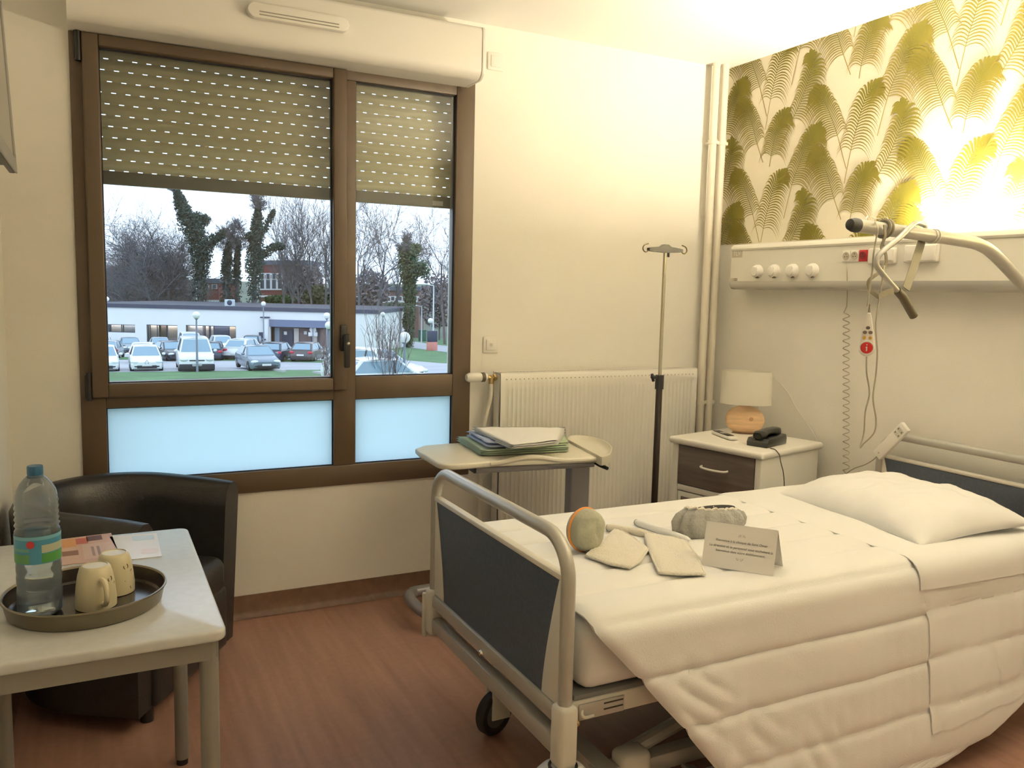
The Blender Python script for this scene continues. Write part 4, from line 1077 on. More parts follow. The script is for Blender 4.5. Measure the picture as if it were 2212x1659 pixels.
# telephone
pb = PZ(1656, 960, CZ); _pa, _pb2 = PZ(1622, 968, CZ), PZ(1688, 952, CZ)
ph = thing('telephone', 'black corded desk telephone with its receiver on the cradle', 'telephone', (pb.x, pb.y, CZ), math.atan2(_pb2.y - _pa.y, _pb2.x - _pa.x))
m_ph = mat('phone_black', (0.016, 0.018, 0.016), 0.28)
bw = MB(); prf = [(-.098, 0), (.098, 0), (.10, .03), (.09, .048), (-.085, .040), (-.10, .022)]
bw.prism(prf, -.055, .055, frame((0, 0, 0), (1, 0, 0), (0, 0, 1), (0, -1, 0)), .006, 2)
lp_('base', bw, m_ph, ph)
hs = MB(); sec = [(-.10, .022, .020), (-.085, .030, .028), (-.06, .030, .026), (-.03, .025, .020), (.03, .025, .020), (.06, .030, .026), (.085, .030, .028), (.10, .022, .020)]
vs = []; fs = []; n = 12
for k, (x_, w_, h_) in enumerate(sec):
    zc_ = .058 - .06 * x_ * x_ * 20 * .15 + .1 * x_ * .8 * .0 + (.006 if abs(x_) < .05 else 0)
    for j in range(n):
        a_ = 2 * math.pi * j / n; cx_, sx_ = math.cos(a_), math.sin(a_)
        vs.append((x_, w_ * math.copysign(abs(cx_) ** .6, cx_), zc_ + .10 * x_ * .3 + h_ * .7 * math.copysign(abs(sx_) ** .6, sx_)))
for k in range(len(sec) - 1):
    for j in range(n): fs.append((k * n + j, k * n + (j + 1) % n, (k + 1) * n + (j + 1) % n, (k + 1) * n + j))
fs += [tuple(range(n))[::-1], tuple((len(sec) - 1) * n + j for j in range(n))]
lp_('receiver', hs.add(vs, fs), m_ph, ph, 50)
hel = []
p0, p1 = Vector((.06, .055, .02)), Vector((.115, .075, .014))
ctrl = smooth([(.09, .0, .03), (.105, .04, .016), (.085, .085, .014), (.05, .08, .012), (.03, .05, .012)], 30)
for k, c in enumerate(ctrl):
    a_ = k * 1.2; hel.append(c + Vector((.004 * math.cos(a_), .004 * math.sin(a_) * .6, .006 * math.sin(a_))))
lp_('receiver_cord', MB().tube(hel, .0032, 6), m_ph, ph)
ct = [PZ(1664, 968, CZ + .003), PZ(1674, 971, CZ + .004), PZ(1681, 979, CZ + .002), PZ(1686, 990, CZ - .03)]
wpt = [ct[0], ct[1], ct[2]] + [PZ(1684, 984, CZ - .004)]
yy = PZ(1684, 984, CZ).y - .012
dn = [PY(1687, 1000, yy), PY(1692, 1020, yy), PY(1694, 1045, yy), PY(1693, 1065, yy), PY(1690, 1120, yy)]
m_cable = mat('brown_cable', (.05, .035, .015), .5)
mbc = MB().tube(smooth(wpt + dn, 5), .0022, 8)
inv = ph.matrix_basis.inverted() if False else (Matrix.Translation(ph.location) @ Matrix.Rotation(ph.rotation_euler.z, 4, 'Z')).inverted()
mbc.v = [tuple(inv @ Vector(v_)) for v_ in mbc.v]
lp_('line_cable', mbc, m_cable, ph)

# ================================================================== things lying on the duvet
ZB = .712
# round pouch with orange piping
pc = PZ(1264, 1188, ZB); pdep = (pc - CAM).dot(_f); k1 = pdep / FPX
pouch = thing('round_pouch', 'round grey soft pouch with orange piping standing on the duvet by the footboard', 'pouch', (pc.x, pc.y, ZB))
axd = (Vector((CAM.x - pc.x, CAM.y - pc.y, 0)).normalized() * .70 + _r * .66); axd.z = .10; axd.normalize()
sxd = Vector((0, 0, 1)).cross(axd).normalized(); upd = axd.cross(sxd)
rp = 47 * k1
MP = frame((pc.x, pc.y, ZB + rp * .93), sxd, upd, axd)
b_ = bmesh.new(); bmesh.ops.create_uvsphere(b_, u_segments=40, v_segments=24, radius=1)
for v_ in b_.verts:
    c = v_.co; rr_ = math.hypot(c.x, c.y)
    dz_ = .58 * math.copysign(abs(c.z) ** .55, c.z)
    dent = .05 * nz(c.x * 1.8, c.y * 1.8, 2.2) + .03 * nz(c.x * 4, c.y * 4, 7)
    v_.co = Vector((c.x * 1.0, c.y * (1.0 if c.y > 0 else .94), dz_ + (dent if c.z > 0 else 0) * 1.6)) * rp
part('body', MB().bm(b_, 0, MP), mat('pouch_grey', (.36, .36, .27), .55, var=.12, vscale=12, bump=.2, bscale=120), pouch, 70)
part('orange_piping', MB().tube([MP @ (Vector((math.cos(2 * math.pi * j / 48) * 1.0, math.sin(2 * math.pi * j / 48) * (1.0 if math.sin(2 * math.pi * j / 48) > 0 else .94), -.06)) * rp * 1.005) for j in range(48)], .0042, 8, closed=True), mat('orange_piping', (.70, .27, .05), .6), pouch)
tb_ = MP @ Vector((rp * 1.0, -rp * .1, -rp * .1))
part('zip_tab', MB().box(tb_ + sxd * .008, (.018, .006, .009), .002), mat('orange_piping', (.7, .27, .05), .6), pouch)
# washing mitts
m_terry = mat('cream_terry', (0.86, 0.81, 0.69), 0.95, bump=.6, bscale=190, sheen=.3)
def mitt(px, label, seed):
    pts = [PZ(a, b, ZB) for a, b in px]; cen = sum(pts, Vector()) / len(pts)
    out = [Vector((p.x, p.y, 0)).lerp(Vector((pts[(i_ + 1) % len(pts)].x, pts[(i_ + 1) % len(pts)].y, 0)), k_ / 5) for i_, p in enumerate(pts) for k_ in range(5)]; n = len(out); cc = Vector((cen.x, cen.y, 0))
    vs = []; fs = []; rg = [(.93, 0), (1.0, .35), (1.0, .75), (.93, 1.0), (.75, .96), (.5, .9), (.25, .88), (.01, .88)]
    th = .016
    for sc, hz in rg:
        for p in out:
            q_ = cc + (p - cc) * sc
            vs.append((q_.x, q_.y, ZB - .002 + th * hz + (.004 * nz(q_.x * 25 + seed, q_.y * 25, 0) if hz > .3 else 0)))
    for k in range(len(rg) - 1):
        for i in range(n): fs.append((k * n + i, k * n + (i + 1) % n, (k + 1) * n + (i + 1) % n, (k + 1) * n + i))
    fs.append(tuple(range(n))[::-1]); fs.append(tuple((len(rg) - 1) * n + i for i in range(n)))
    t = thing('washing_mitt', label, 'washcloth', (cen.x, cen.y, ZB), group='washing mitts on the duvet')
    part('pouch_body', MB().add(vs, fs), m_terry, t, 60)
    hem = [Vector((p.x, p.y, ZB + th * .55)) for p in out]
    part('hem', MB().tube(hem, .0048, 6, closed=True), m_terry, t, 60)
mitt([(1266, 1206), (1300, 1176), (1331, 1147), (1366, 1166), (1400, 1192), (1382, 1218), (1360, 1232), (1312, 1222)], 'cream terry washing mitt lying closest to the round pouch', 1)
mitt([(1391, 1154), (1432, 1164), (1478, 1170), (1503, 1205), (1522, 1246), (1470, 1246), (1424, 1243), (1405, 1200)], 'cream terry washing mitt lying closest to the folded card', 4)
def roll(name, a, b, r_, label, cat):
    A, B_ = PZ(*a, ZB), PZ(*b, ZB); A.z = B_.z = ZB + r_ * .8
    pts = []; rr_ = []
    for k in range(15):
        t = k / 14; p = A.lerp(B_, t) + Vector((.004 * nz(t * 5, 1, r_ * 99), .006 * nz(t * 4, 3, r_ * 50), 0)); pts.append(p)
        rr_.append(r_ * (1 + .10 * nz(t * 7, 0, 3)) * (.6 if k in (0, 14) else 1))
    t = thing(name, label, cat, (A.x * .5 + B_.x * .5, A.y * .5 + B_.y * .5, ZB))
    part('rolled_cloth', MB().tube(pts, rr_, 14), m_terry if cat == 'washcloth' else m_sheet, t, 60)
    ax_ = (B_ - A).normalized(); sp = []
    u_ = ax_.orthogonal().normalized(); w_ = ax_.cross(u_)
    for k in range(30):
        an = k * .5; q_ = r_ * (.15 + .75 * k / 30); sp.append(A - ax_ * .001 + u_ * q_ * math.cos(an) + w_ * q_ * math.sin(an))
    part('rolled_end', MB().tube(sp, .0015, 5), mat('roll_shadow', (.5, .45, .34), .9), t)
roll('rolled_towel', (1312, 1145), (1398, 1160), .013, 'short rolled cream cloth behind the first washing mitt', 'washcloth')
roll('rolled_towel', (1374, 1133), (1490, 1175), .012, 'long rolled white cloth lying between mitts and shoe cover', 'towel')
# disposable shoe cover, crumpled grey with a dark opening
s0, s1 = PZ(1466, 1160, ZB), PZ(1600, 1138, ZB)
sc_ = thing('shoe_cover', 'crumpled grey gathered shoe cover behind the folded card', 'shoe cover', ((s0.x + s1.x) / 2, (s0.y + s1.y) / 2, ZB))
xd = (s1 - s0).normalized(); yd = Vector((0, 0, 1)).cross(xd)
Ls = (s1 - s0).length / 2; MS = frame(((s0.x + s1.x) / 2, (s0.y + s1.y) / 2, ZB), xd, yd, (0, 0, 1))
def shoe(u, v):
    an = 2 * math.pi * u; t = v           # t: 0 bottom edge .. 1 opening rim
    prof_r = [(1.0, 0), (1.1, .25), (1.10, .55), (.97, .85), (.74, 1.0)]
    q_ = t * 4; i = min(3, int(q_)); w_ = q_ - i
    rr_ = prof_r[i][0] * (1 - w_) + prof_r[i + 1][0] * w_; hh = prof_r[i][1] * (1 - w_) + prof_r[i + 1][1] * w_
    pl_ = 1 + .05 * math.sin(an * 13 + 2 * t) * (.3 + t) + .10 * nz(math.cos(an) * 2, math.sin(an) * 2, t * 2)
    hgt = .082 + .014 * math.cos(an + 2.6)
    return MS @ Vector((Ls * rr_ * pl_ * math.cos(an), .056 * rr_ * pl_ * math.sin(an), hh * hgt + .005 * nz(an * 2, t * 3, 5) * (t > 0)))
m_gauze = mat('grey_nonwoven', (.33, .325, .30), .85, bump=.4, bscale=120)
part('body', MB().grid(shoe, 96, 16), m_gauze, sc_, 50)
rim = [shoe(k / 72, 1.0) + Vector((0, 0, .0025 * math.sin(k * 2.1))) for k in range(72)]
part('elastic_edge', MB().tube(rim, .0042, 7, closed=True), mat('elastic_white', (.7, .67, .58), .9), sc_)
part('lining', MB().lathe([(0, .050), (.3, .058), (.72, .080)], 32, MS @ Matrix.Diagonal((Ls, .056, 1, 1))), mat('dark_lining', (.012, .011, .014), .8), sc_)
# tent card
m_card = mat('white_card', (.82, .80, .76), .6)
bl, br_ = PZ(1515, 1220, ZB), PZ(1670, 1244.5, ZB)
xw = (br_ - bl).normalized(); back = Vector((0, 0, 1)).cross(xw).normalized()
if back.y < 0: back = -back
cardw = (br_ - bl).length
tl = CAM + ray(1527, 1125) * ((bl + back * .036 - CAM).dot(back) / ray(1527, 1125).dot(back))
ch = tl.z - ZB
card = thing('welcome_card', 'white folded welcome card standing like a tent on the duvet', 'card', tuple((bl + br_) / 2 + back * .04))
rl = bl + back * .036 + Vector((0, 0, ch)) + xw * (tl - bl).dot(xw); rr2 = rl + xw * cardw
fb = bl; fr_ = br_
bl2 = rl + back * .07 - Vector((0, 0, ch)) + xw * .012; br2 = bl2 + xw * cardw
def slab(a, b, c, d, th=.0006):
    nn = (b - a).cross(d - a).normalized() * th
    return MB().add([a, b, c, d, a + nn, b + nn, c + nn, d + nn], [(0, 1, 2, 3), (7, 6, 5, 4), (0, 4, 5, 1), (1, 5, 6, 2), (2, 6, 7, 3), (3, 7, 4, 0)])
front = part('front_leaf', slab(fb, fr_, rr2, rl), m_card, card, 0)
part('back_leaf', slab(bl2, br2, rr2, rl), m_card, card, 0)
yv = (rl - fb) - xw * (rl - fb).dot(xw); yv.normalize(); zv = xw.cross(yv).normalized()
if zv.dot(CAM - fb) < 0: zv = -zv
Hc = ((rl - fb).length)
def ct_(u, v): return fb.lerp(fr_, u).lerp(rl.lerp(rr2, u), v) + zv * .0012
m_txt = mat('card_ink', (.09, .085, .08), .7)
dirs = (fr_ - fb).normalized()
for body, v_, sz in (('Bienvenue à la clinique de Saint Omer', .615, 1), ('La direction et le personnel vous souhaitent la', .485, 1), ('bienvenue dans votre établissement.', .385, 1)):
    text_mesh('card_lettering', body, .0098, m_txt, frame(ct_(.52, v_), dirs, yv, zv), front, shear=.2, extrude=.0001)
m_orn = mat('card_ornament', (.45, .44, .40), .7)
for v_, s_ in ((.76, 1), (.24, -1)):
    mo = MB()
    for k in (-1, 1):
        mo.tube([ct_(.52, v_) + xw * k * .003 + yv * .004 * s_, ct_(.52, v_) + xw * k * .008 + yv * .001 * s_, ct_(.52, v_) + xw * k * .010 - yv * .004 * s_], .0007, 5)
        mo.tube([ct_(.52, v_) + xw * k * .002 + yv * .001 * s_, ct_(.52, v_) + xw * k * .005 - yv * .003 * s_], .0006, 5)
    part('card_ornament', mo, m_orn, front)

# ================================================================== small table by the side wall
TZ = .75
TX0, TX1, TY0, TY1 = -.305, .246, 1.862, 2.735
tt = thing('side_table', 'grey rectangular table with round metal legs in front of the armchair', 'table', (-.03, 2.3, 0))
m_ttop = mat('grey_laminate', (0.56, 0.57, 0.56), 0.22, var=.03, vscale=40)
m_tleg = mat('grey_powder_steel', (0.26, 0.25, 0.22), 0.4, .2)
b_ = bmesh.new()
cr_ = .03; out = []
for cx_, cy_, a0 in ((TX1 - cr_, TY1 - cr_, 0), (TX0 + cr_, TY1 - cr_, 90), (TX0 + cr_, TY0 + cr_, 180), (TX1 - cr_, TY0 + cr_, 270)):
    for k in range(7): a_ = R(a0 + 15 * k); out.append((cx_ + cr_ * math.cos(a_), cy_ + cr_ * math.sin(a_)))
part('table_top', MB().prism(out, TZ - .026, TZ, None, .007, 3), m_ttop, tt, 50)
ap = MB()
ap.b2(TX0 + .03, TX1 - .03, TY0 + .018, TY0 + .038, TZ - .072, TZ - .026); ap.b2(TX0 + .03, TX1 - .03, TY1 - .038, TY1 - .018, TZ - .072, TZ - .026)
ap.b2(TX0 + .018, TX0 + .038, TY0 + .03, TY1 - .03, TZ - .072, TZ - .026); ap.b2(TX1 - .038, TX1 - .018, TY0 + .03, TY1 - .03, TZ - .072, TZ - .026)
part('apron', ap, m_tleg, tt, 0)
for x_ in (TX0 + .04, TX1 - .035):
    for y_ in (TY0 + .045, TY1 - .06):
        lg = part('leg', MB().cyl((x_, y_, .02), (x_, y_, TZ - .03), .021, 18), m_tleg, tt)
        part('glide', MB().cyl((x_, y_, 0), (x_, y_, .022), .0175, 16), m_rub, lg)
# tray
TRX, TRY = -.034, 2.143
tray = thing('round_tray', 'round metal tray with a raised rim holding bottle and mugs', 'tray', (TRX, TRY, TZ))
MTr = Matrix.Translation((TRX, TRY, TZ))
part('dish', MB().lathe([(0, .0035), (.158, .0035), (.163, .008), (.170, .040), (.173, .0435), (.176, .043), (.1765, .040), (.172, .036), (.165, .004), (.160, 0), (0, 0)], 72, MTr), [mat('tray_metal', (.24, .21, .15), .32, .85)], tray, 40)
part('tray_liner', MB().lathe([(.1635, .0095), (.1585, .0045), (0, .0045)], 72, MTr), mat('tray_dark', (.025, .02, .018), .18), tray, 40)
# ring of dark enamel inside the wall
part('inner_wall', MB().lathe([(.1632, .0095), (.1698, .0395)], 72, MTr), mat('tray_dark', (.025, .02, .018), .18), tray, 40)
# bottle
bp_ = PZ(88, 1322, TZ + .005)
bot_ = thing('water_bottle', 'half full clear plastic water bottle with blue cap on the tray', 'bottle', (bp_.x, bp_.y, TZ + .005))
MBt = Matrix.Translation((bp_.x, bp_.y, TZ + .005))
def bottle_mat(name, col, ior):
    m = bpy.data.materials.new(name); m.use_nodes = True; b = m.node_tree.nodes['Principled BSDF']
    b.inputs['Base Color'].default_value = (*col, 1); b.inputs['Transmission Weight'].default_value = 1; b.inputs['Roughness'].default_value = .03; b.inputs['IOR'].default_value = ior
    return m
m_pet = glass_mat('clear_bottle_plastic', (.90, .95, .95), 1.6, .12)
_nt = m_pet.node_tree; _df = _nt.nodes.new('ShaderNodeBsdfTranslucent'); _df.inputs['Color'].default_value = (.8, .88, .92, 1); _dd = _nt.nodes.new('ShaderNodeBsdfDiffuse'); _dd.inputs['Color'].default_value = (.75, .82, .85, 1)
_a = _nt.nodes.new('ShaderNodeMixShader'); _a.inputs[0].default_value = .5; _nt.links.new(_df.outputs[0], _a.inputs[1]); _nt.links.new(_dd.outputs[0], _a.inputs[2])
_m = _nt.nodes.new('ShaderNodeMixShader'); _m.inputs[0].default_value = .13; _o = [n for n in _nt.nodes if n.type == 'OUTPUT_MATERIAL'][0]; _src = _o.inputs[0].links[0].from_socket
_nt.links.new(_src, _m.inputs[1]); _nt.links.new(_a.outputs[0], _m.inputs[2]); _nt.links.new(_m.outputs[0], _o.inputs[0])
rB = .0465; pr = [(0, .006), (.030, .003), (.040, .001), (.0445, .006)]
for k in range(41):
    z = .012 + k * (.275 - .012) / 40
    if z < .125: r_ = rB - .0012 * (math.sin(z * 210) > .6)
    elif z < .19: r_ = rB - .001
    else: r_ = rB - .0022 - .0022 * math.cos((z - .19) * 2 * math.pi / .0135)
    if z > .262: r_ *= 1 - (z - .262) * 3
    pr.append((r_, z))
pr += [(.040, .288), (.033, .302), (.024, .314), (.0165, .321), (.0145, .325), (.0145, .335)]
part('shell', MB().lathe(pr, 40, MBt), m_pet, bot_, 60)
wprof = [(0, .007)] + [(max(0, a - .0012), b) for a, b in pr if .008 < b < .15] + [(rB - .0025, .152), (0, .152)]
part('water', MB().lathe(wprof, 40, MBt), bottle_mat('water', (.93, .97, .98), 1.33), bot_, 60)
def lab(z0, z1, a0, a1, dr, m, name):
    mb = MB(); n = max(3, int(abs(a1 - a0) / 8)); vs = []; fs = []
    for k in range(n + 1):
        a_ = R(a0 + (a1 - a0) * k / n)
        for z in (z0, z1): vs.append(MBt @ Vector(((rB + dr) * math.cos(a_), (rB + dr) * math.sin(a_), z)))
    for k in range(n): fs.append((2 * k, 2 * k + 2, 2 * k + 3, 2 * k + 1))
    return part(name, mb.add(vs, fs), m, bot_ if name == 'label' else LB, 60, fix=False)
toc_a = math.degrees(math.atan2(CAM.y - bp_.y, CAM.x - bp_.x))
LB = lab(.127, .190, 0, 360, .0006, mat('label_blue', (.05, .23, .36), .45), 'label')
lab(.129, .150, toc_a - 95, toc_a - 22, .0011, mat('label_green', (.10, .28, .10), .45), 'label_print')
lab(.129, .150, toc_a + 8, toc_a + 80, .0011, mat('label_green2', (.06, .24, .05), .45), 'label_print')
lab(.152, .170, toc_a + 8, toc_a + 80, .0011, mat('label_cream', (.40, .42, .30), .45), 'label_print')
lab(.156, .163, toc_a - 95, toc_a - 22, .0011, mat('label_pale', (.12, .30, .24), .45), 'label_print')
lab(.182, .190, 0, 360, .0009, mat('label_light', (.16, .38, .48), .45), 'label_print')
mb = MB(); a_ = R(toc_a - 18); cp = MBt @ Vector(((rB + .0015) * math.cos(a_), (rB + .0015) * math.sin(a_), .173))
mb.lathe([(0, .0004), (.0085, .0004)], 20, frame(cp, (-math.sin(a_), math.cos(a_), 0), (0, 0, 1), (math.cos(a_), math.sin(a_), 0)))
part('label_dot', mb, mat('label_red', (.50, .03, .04), .45), LB)
cpp = [(.0, .338)] ; capm = MB().lathe([(.0155, .322), (.0165, .324), (.0165, .340), (.0155, .343), (0, .343)], 36, MBt)
part('cap', capm, mat('cap_blue', (.015, .095, .20), .4), bot_)
part('cap_ring', MB().lathe([(.0155, .3165), (.0168, .3165), (.0168, .3205), (.0155, .3205)], 30, MBt), mat('cap_blue', (.015, .095, .20), .4), bot_)
# mugs standing upside down
m_mug = mat('cream_ceramic', (.62, .56, .38), .3)
m_mugd = mat('mug_brown_print', (.10, .05, .02), .5)
def mug(px, py, ang, label, print_a, letters):
    p = PZ(px, py, TZ + .005); t = thing('coffee_mug', label, 'mug', (p.x, p.y, TZ + .005), group='mugs upside down on the tray')
    Mm = Matrix.Translation((p.x, p.y, TZ + .005))
    part('cup', MB().lathe([(.040, .006), (.0425, .0), (.0445, .001), (.0448, .02), (.042, .05), (.038, .078), (.0335, .094), (.029, .099), (.027, .0995), (.0265, .097), (0, .0965)], 40, Mm), m_mug, t, 50)
    part('foot_disc', MB().lathe([(0, .0972), (.026, .0972)], 32, Mm), mat('mug_foot', (.75, .74, .70), .35), t)
    a_ = R(ang); d_ = Vector((math.cos(a_), math.sin(a_), 0)); o_ = Vector((p.x, p.y, TZ + .005))
    hp2 = [o_ + d_ * .041 + Vector((0, 0, .018)), o_ + d_ * .056 + Vector((0, 0, .019)), o_ + d_ * .066 + Vector((0, 0, .032)), o_ + d_ * .066 + Vector((0, 0, .054)), o_ + d_ * .055 + Vector((0, 0, .070)), o_ + d_ * .037 + Vector((0, 0, .072))]
    part('handle', MB().tube(smooth(hp2, 5), .0062, 10), m_mug, t)
    for k, ch_ in enumerate(letters):
        an = R(print_a + 17 * (k % 2)); zz = .068 - .017 * k
        rr_ = .0385 + (.078 - zz) * .09
        tm = frame(o_ + Vector((rr_ * math.cos(an), rr_ * math.sin(an), zz)), (-math.sin(an), math.cos(an), 0), (0, 0, 1), (math.cos(an), math.sin(an), .1)) @ Matrix.Rotation(math.pi / 2 + .3, 4, 'Z')
        text_mesh('printed_letter', ch_, .019, m_mugd, tm, t, extrude=.0004)
mug(208, 1308, -70, 'cream mug upside down with its handle turned to the viewer', -38, 'CA')
mug(249, 1277, 60, 'cream mug upside down standing behind the first mug', -50, 'CAFE')
# leaflets
def leaflet(name, px, dz, m, label):
    pts = [PZ(a, b, TZ + dz) for a, b in px]; cen = sum(pts, Vector()) / 4
    t = thing(name, label, 'leaflet', (cen.x, cen.y, TZ + dz))
    part('sheet', MB().prism([(p.x, p.y) for p in pts], TZ + dz, TZ + dz + .0012), m, t, 0)
    return t, pts
m_pink = mat('leaflet_pink', (.55, .36, .30), .35)
lf, lpts = leaflet('leaflet', [(130, 1222), (128, 1166), (240, 1152), (262, 1208)], .0005, m_pink, 'pink printed leaflet with photographs lying behind the bottle')
def on_leaf(pts, u, v): return pts[0].lerp(pts[3], u).lerp(pts[1].lerp(pts[2], u), v)
def patch(pts, u0, u1, v0, v1, m, t, name='picture', dz=.0014):
    q_ = [on_leaf(pts, a, b) for a, b in ((u0, v0), (u1, v0), (u1, v1), (u0, v1))]
    part(name, MB().add([(p.x, p.y, p.z + dz) for p in q_], [(0, 1, 2, 3)]), m, t, 0)
patch(lpts, .05, .30, .62, .95, mat('print_orange', (.60, .28, .10), .35), lf); patch(lpts, .30, .52, .70, .93, mat('print_red', (.45, .10, .07), .35), lf)
patch(lpts, .50, .80, .78, .97, mat('print_dark', (.10, .04, .045), .35), lf); patch(lpts, .04, .32, .30, .48, mat('print_brown', (.20, .09, .06), .35), lf)
patch(lpts, .40, .95, .12, .66, mat('print_rose', (.60, .44, .38), .35), lf); patch(lpts, .55, .60, .2, .55, mat('print_text', (.30, .22, .22), .4), lf, 'text_column', .0016); patch(lpts, .65, .70, .2, .55, mat('print_text', (.3, .22, .22), .4), lf, 'text_column', .0016)
lf2, lp2 = leaflet('leaflet', [(268, 1211), (236, 1160), (338, 1152), (350, 1202)], .0005, mat('leaflet_white', (.72, .70, .68), .25), 'glossy white leaflet lying beside the pink one on the grey table')
patch(lp2, .45, .92, .72, .92, mat('print_paleblue', (.50, .62, .70), .3), lf2); patch(lp2, .5, .95, .15, .35, mat('print_palepink', (.72, .60, .58), .3), lf2)

# ================================================================== tub armchair
m_seat = mat('dark_leatherette', (0.022, 0.021, 0.022), 0.38, var=.15, vscale=30, bump=.15, bscale=140)
FX = Vector((.83, -.56, 0)).normalized()
ac = thing('tub_armchair', 'dark leatherette tub armchair in the corner by the window', 'armchair', (.078, 3.325, 0), math.atan2(FX.y, FX.x))
def tub(th0, th1, half=.29, back=.30, front=.25):
    """plan curve of the shell: from one arm end round the back to the other; returns (x, y) with x forward"""
    pts = []
    pts.append((front, -half))
    pts.append((0, -half))
    for k in range(1, 12):
        a_ = math.pi * k / 12; pts.append((-back * math.sin(a_) * .95, -half * math.cos(a_)))
    pts += [(0, half), (front, half)]
    return [Vector((a_, b_, 0)) for a_, b_ in pts]
base_curve = smooth(tub(0, 0), 3)
n = len(base_curve); cum = [0]
for i in range(1, n): cum.append(cum[-1] + (base_curve[i] - base_curve[i - 1]).length)
vs = []; fs = []
sect = [(-.05, .06), (-.055, .30), (-.06, .62), (-.055, .69), (-.03, .72), (.005, .725), (.035, .71), (.05, .68), (.05, .40), (.05, .06)]   # offset outwards(-)/inwards(+), height
for i, p in enumerate(base_curve):
    a_ = base_curve[max(0, i - 1)]; b_ = base_curve[min(n - 1, i + 1)]; tg = (b_ - a_).normalized(); inn = Vector((-tg.y, tg.x, 0))
    t = cum[i] / cum[-1]; rise = .03 * math.sin(math.pi * t) ** .7
    for o_, z_ in sect:
        fl = 1.0 + .10 * (z_ / .72)
        q_ = Vector((p.x * fl, p.y * fl, 0)) + inn * o_
        vs.append((q_.x, q_.y, z_ + (rise if z_ > .35 else 0)))
ns = len(sect)
for i in range(n - 1):
    for j in range(ns - 1): fs.append((i * ns + j, i * ns + j + 1, (i + 1) * ns + j + 1, (i + 1) * ns + j))
    fs.append((i * ns + ns - 1, i * ns, (i + 1) * ns, (i + 1) * ns + ns - 1))
fs += [tuple(range(ns)), tuple((n - 1) * ns + j for j in range(ns))[::-1]]
lp_('shell', MB().add(vs, fs), m_seat, ac, 45)
lp_('seat_cushion', MB().box((.035, 0, .37), (.50, .50, .15), .05, 5), m_seat, ac, 50)
lp_('seat_base', MB().box((.03, 0, .185), (.48, .53, .25), .015, 3), m_seat, ac, 50)
for x_, y_ in ((.22, .24), (.22, -.24), (-.18, .18), (-.18, -.18)): lp_('foot', MB().cyl((x_, y_, 0), (x_, y_, .075), .022, 14), m_black, ac)
# ================================================================== outside: car park, low building, cars, lamps, trees
m_asph = mat('wet_asphalt', (0.36, 0.38, 0.42), 0.55, var=.10, vscale=.35)
m_grass = mat('winter_grass', (0.085, 0.19, 0.075), 0.9, var=.25, vscale=.8)
m_concrete = mat('pale_kerb', (.45, .46, .47), .8)
def gpt(p, dz=0): return Vector((p[0], p[1], gz(p[1]) + dz))
def ground_patch(name, px, dz, m, thick=.3):
    pts = [gpt(PG(a, b), dz) for a, b in px]
    n = len(pts); vs = pts + [p - Vector((0, 0, thick)) for p in pts]
    fs = [tuple(range(n)), tuple(range(n, 2 * n))[::-1]] + [(i, (i + 1) % n, n + (i + 1) % n, n + i) for i in range(n)]
    return part(name, MB().add(vs, fs), m, None, 0)
Y0, Y1 = 8, 160
vs = [(-180, Y0, gz(Y0)), (260, Y0, gz(Y0)), (260, Y1, gz(Y1)), (-180, Y1, gz(Y1))]
struct(part('ground', MB().add(vs + [(a, b, c - 1) for a, b, c in vs], [(0, 1, 2, 3), (7, 6, 5, 4), (0, 4, 5, 1), (1, 5, 6, 2), (2, 6, 7, 3), (3, 7, 4, 0)]), m_grass, None, 0))
struct(ground_patch('car_park_surface', [(100, 806), (700, 799), (716, 792), (740, 792), (1100, 830), (1100, 790), (950, 785), (880, 779), (760, 760), (716, 748), (100, 748)], .02, m_asph))
struct(ground_patch('path_surface', [(855, 742), (890, 752), (1000, 765), (1000, 752), (920, 742), (880, 736)], .03, m_asph))
struct(ground_patch('lawn_verge', [(225, 778), (330, 777), (500, 780), (700, 784), (716, 780), (500, 775), (330, 772), (225, 773)], .06, m_grass))
for px in ([(560, 793), (592, 799), (618, 803), (612, 804), (585, 800)], [(675, 806), (716, 812), (716, 809), (690, 806)]):
    struct(ground_patch('kerb_strip', px, .12, m_concrete, .2))

hl_ = MB(); rows = [(160, gz(160)), (220, gz(160) + 1.0), (300, gz(160) + 5.0), (420, 4.0), (430, -12)]; vs = []
for y_, z_ in rows:
    for k in range(41):
        x_ = -260 + 640 * k / 40; vs.append((x_, y_, z_ + (1.5 * nz(x_ * .02, y_ * .02, 3) if 250 < y_ < 425 else 0)))
hl_.add(vs, [(i * 41 + j, i * 41 + j + 1, (i + 1) * 41 + j + 1, (i + 1) * 41 + j) for i in range(4) for j in range(40)])
struct(part('hill', hl_, mat('far_field', (.11, .135, .10), .95, var=.25, vscale=.05), None, 60))

# ------------------------------------------------------------------ low white building
DB = 88.0
A_, B_ = PD(150, 700, DB), PD(816, 700, 86.5)
bx = Vector((B_.x - A_.x, B_.y - A_.y, 0)); WB = bx.length; bx.normalize(); by = Vector((-bx.y, bx.x, 0))
def bpt(px, py):
    """pixel -> (distance along the facade, height) on the facade plane"""
    d = ray(px, py); t = (A_ - CAM).dot(by) / d.dot(by); p = CAM + d * t
    return ((p - A_).dot(bx), p.z)
zr = bpt(225, 656)[1]; zb_ = gz(A_.y) - .3
MBd = frame((A_.x, A_.y, 0), bx, by, (0, 0, 1))
m_bw = mat('white_render', (0.78, 0.80, 0.80), 0.85, var=.02, vscale=.5)
m_fas = mat('dark_fascia', (0.055, 0.065, 0.11), 0.5)
m_win = mat('dark_glazing', (0.10, 0.11, 0.14), 0.15)
m_wfr = mat('dark_window_frame', (0.05, 0.06, 0.10), 0.5)
